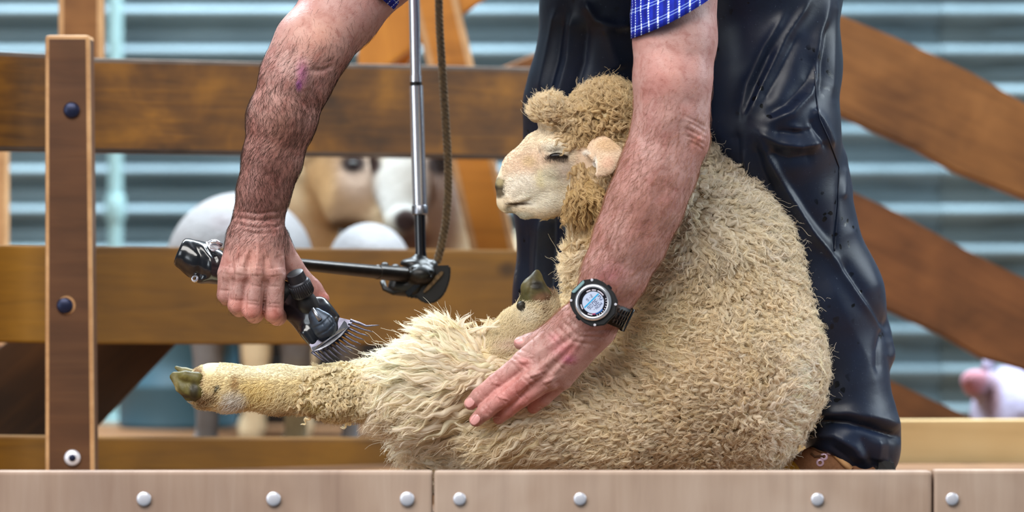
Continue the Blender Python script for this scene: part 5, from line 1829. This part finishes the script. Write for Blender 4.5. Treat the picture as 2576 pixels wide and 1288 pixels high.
def digit(ch, x, y, w, h, t):
    """Seven-segment figure with its lower left corner at x, y."""
    g = 0.5
    box = {'a': (x + t * .5, y + h - t, x + w - t * .5, y + h), 'd': (x + t * .5, y, x + w - t * .5, y + t), 'g': (x + t * .5, y + h / 2 - t / 2, x + w - t * .5, y + h / 2 + t / 2),
           'f': (x, y + h / 2 + g, x + t, y + h - g), 'b': (x + w - t, y + h / 2 + g, x + w, y + h - g), 'e': (x, y + g, x + t, y + h / 2 - g), 'c': (x + w - t, y + g, x + w, y + h / 2 - g)}
    for s in SEG[ch].replace(' ', ''):
        a, b, c, d = box[s]
        wslab('segment', [(a, b), (c, b), (c, d), (a, d)], Z1, .5, M['lcd_ink'], dial)


def strokes_(segs, t=1.3, mat='lcd_ink', z=Z1):
    for (x0, y0), (x1, y1) in segs:
        d = math.hypot(x1 - x0, y1 - y0)
        nx, ny = -(y1 - y0) / d * t / 2, (x1 - x0) / d * t / 2
        wslab('segment', [(x0 + nx, y0 + ny), (x1 + nx, y1 + ny), (x1 - nx, y1 - ny), (x0 - nx, y0 - ny)], z, .5, M[mat], dial)


# 2:30 06, MON above, 2-6 below
digit('2', -24.5, -2.2, 7.2, 13, 1.7)
for yy in (1.6, 6.4):
    wslab('colon', [(-15.6, yy), (-14.0, yy), (-14.0, yy + 1.6), (-15.6, yy + 1.6)], Z1, .5, M['lcd_ink'], dial)
digit('3', -12.2, -2.2, 7.2, 13, 1.7)
digit('0', -3.4, -2.2, 7.2, 13, 1.7)
digit('0', 6.6, -2.2, 5.6, 10, 1.3)
digit('6', 14.0, -2.2, 5.6, 10, 1.3)
strokes_([((-14, 12.6), (-14, 19.4)), ((-14, 19.4), (-11.5, 15.4)), ((-11.5, 15.4), (-9, 19.4)), ((-9, 19.4), (-9, 12.6))], 1.1)
strokes_([((-6.5, 12.8), (-6.5, 19.4)), ((-6.5, 19.2), (-1.5, 19.2)), ((-1.5, 19.4), (-1.5, 12.8)), ((-1.5, 13), (-6.5, 13))], 1.1)
strokes_([((1, 12.6), (1, 19.4)), ((1, 19.4), (5.6, 12.6)), ((5.6, 12.6), (5.6, 19.4))], 1.1)
strokes_([((9, 14.6), (12, 14.6))], 1.1)
digit('2', -10.5, -18.6, 4.6, 8, 1.1)
digit('-', -4.0, -18.6, 3.4, 8, 1.1)
digit('6', 3.4, -18.6, 4.6, 8, 1.1)
# dial ring markings
def arc_mark(a0, a1, r0, r1, mat, name='dial_mark'):
    n = max(2, int(abs(a1 - a0) / 6))
    A = [math.radians(a0 + (a1 - a0) * i / n) for i in range(n + 1)]
    wslab(name, [(r1 * math.cos(a), r1 * math.sin(a)) for a in A] + [(r0 * math.cos(a), r0 * math.sin(a)) for a in A[::-1]], 6.6, .5, M[mat], dial)


for a0, a1, m_ in ((170, 205, 'dial_mark'), (-35, -12, 'dial_mark'), (20, 42, 'dial_mark'), (238, 258, 'dial_mark'), (212, 232, 'dial_mark')):
    arc_mark(a0, a1, 30, 32.6, m_)
arc_mark(58, 100, 28.4, 30.4, 'blue_trim')
arc_mark(40, 58, 28.4, 30.6, 'dial_red')
for i in range(9):
    arc_mark(62 + i * 11, 65 + i * 11, 32.2, 35, 'dial_mark')
# screws, pushers and strap
for x, y in ((-40, 44), (40, 44), (40, -44), (-40, -44)):
    lathe('screw', W(x * .92, y * .98, 1), W(x * .92, y * .98, 4.2), [(0, 3.4 * U), (.7, 3.4 * U), (1, 2.4 * U)], M['bolt'], wt, 14)
for a in (0, 180):
    c_ = math.cos(math.radians(a))
    wslab('pusher', [(c_ * 50, -8), (c_ * 59, -7), (c_ * 59, 7), (c_ * 50, 8)], -3, 9, M['black_gloss'], wt, 0.0008)
wslab('guard_bar', [(-22, -58), (22, -58), (18, -50), (-18, -50)], 6, 6, M['teal_steel'], wt, 0.0008)
# strap: follows the wrist section across the arm
strap_c = Vector(P(1513, 772, -0.2105))


def strap(name, x_sign, a0, a1, w0, w1, lift):
    """Bent band around the wrist from dial side angle a0 to a1 (degrees about the arm axis)."""
    axis = Vector(P(1480, 830, -0.207)) - Vector(P(1546, 694, -0.212))
    axis.normalize()
    across = wn.cross(axis).normalized()
    if across.x < 0:
        across = -across
    up = axis.cross(across)
    if up.dot(wn) < 0:
        up = -up
    bm = bmesh.new()
    rings = []
    n = 22
    for i in range(n + 1):
        a = math.radians(a0 + (a1 - a0) * i / n)
        wd = (w0 + (w1 - w0) * i / n) * U / 2
        row = []
        for rr_, e in ((1.0, -1), (1.0, 1), (0.93, 1), (0.93, -1)):
            rx, ry = (70 + lift) * U * rr_, (52 + lift) * U * rr_
            p = strap_c + across * rx * math.sin(a) + up * ry * math.cos(a) + axis * wd * e
            row.append(bm.verts.new(p))
        rings.append(row)
    for A, Bq in zip(rings[:-1], rings[1:]):
        for s in range(4):
            bm.faces.new((A[s], A[(s + 1) % 4], Bq[(s + 1) % 4], Bq[s]))
    bm.faces.new(rings[0])
    bm.faces.new(rings[-1][::-1])
    bmesh.ops.recalc_face_normals(bm, faces=bm.faces[:])
    sharp = [e for e in bm.edges if len(e.link_faces) == 2 and e.calc_face_angle(0) > 0.8]
    bmesh.ops.bevel(bm, geom=sharp, offset=0.0008, segments=2, affect='EDGES')
    o = obj(name, bm_mesh(name, bm), M['black_satin'])
    adopt(wt, o)
    return o, (axis, across, up)


st, (w_ax, w_ac, w_up) = strap('strap', 1, -262, 98, 66, 54, 3)
for k in range(5):
    for j in (-1, 0, 1):
        a = math.radians(42 + k * 9)
        c0 = strap_c + w_ac * 74 * U * math.sin(a) + w_up * 56 * U * math.cos(a) + w_ax * j * 15 * U
        nrm = (w_ac * math.sin(a) / 74 + w_up * math.cos(a) / 56).normalized()
        tg = w_ac * math.cos(a) - w_up * math.sin(a)
        tg.normalize()
        s_ = slab('strap_rib', [c0 + tg * 2.6 * U * i_ + w_ax * 5.5 * U * j_ + nrm * 1.2 * U for i_, j_ in ((-1, -1), (1, -1), (1, 1), (-1, 1))], 0.002, M['black_gloss'], st, 0.0004, tuple(-nrm))
a = math.radians(88)
c0 = strap_c + w_ac * 76 * U * math.sin(a) + w_up * 58 * U * math.cos(a)
kp = [c0 + w_ax * 30 * U, c0 - w_ax * 30 * U]
tube('keeper', [kp[0] - w_ac * 4 * U, kp[0] + w_ac * 2 * U, kp[1] + w_ac * 2 * U, kp[1] - w_ac * 4 * U], 3.2 * U, M['black_gloss'], wt, 8)
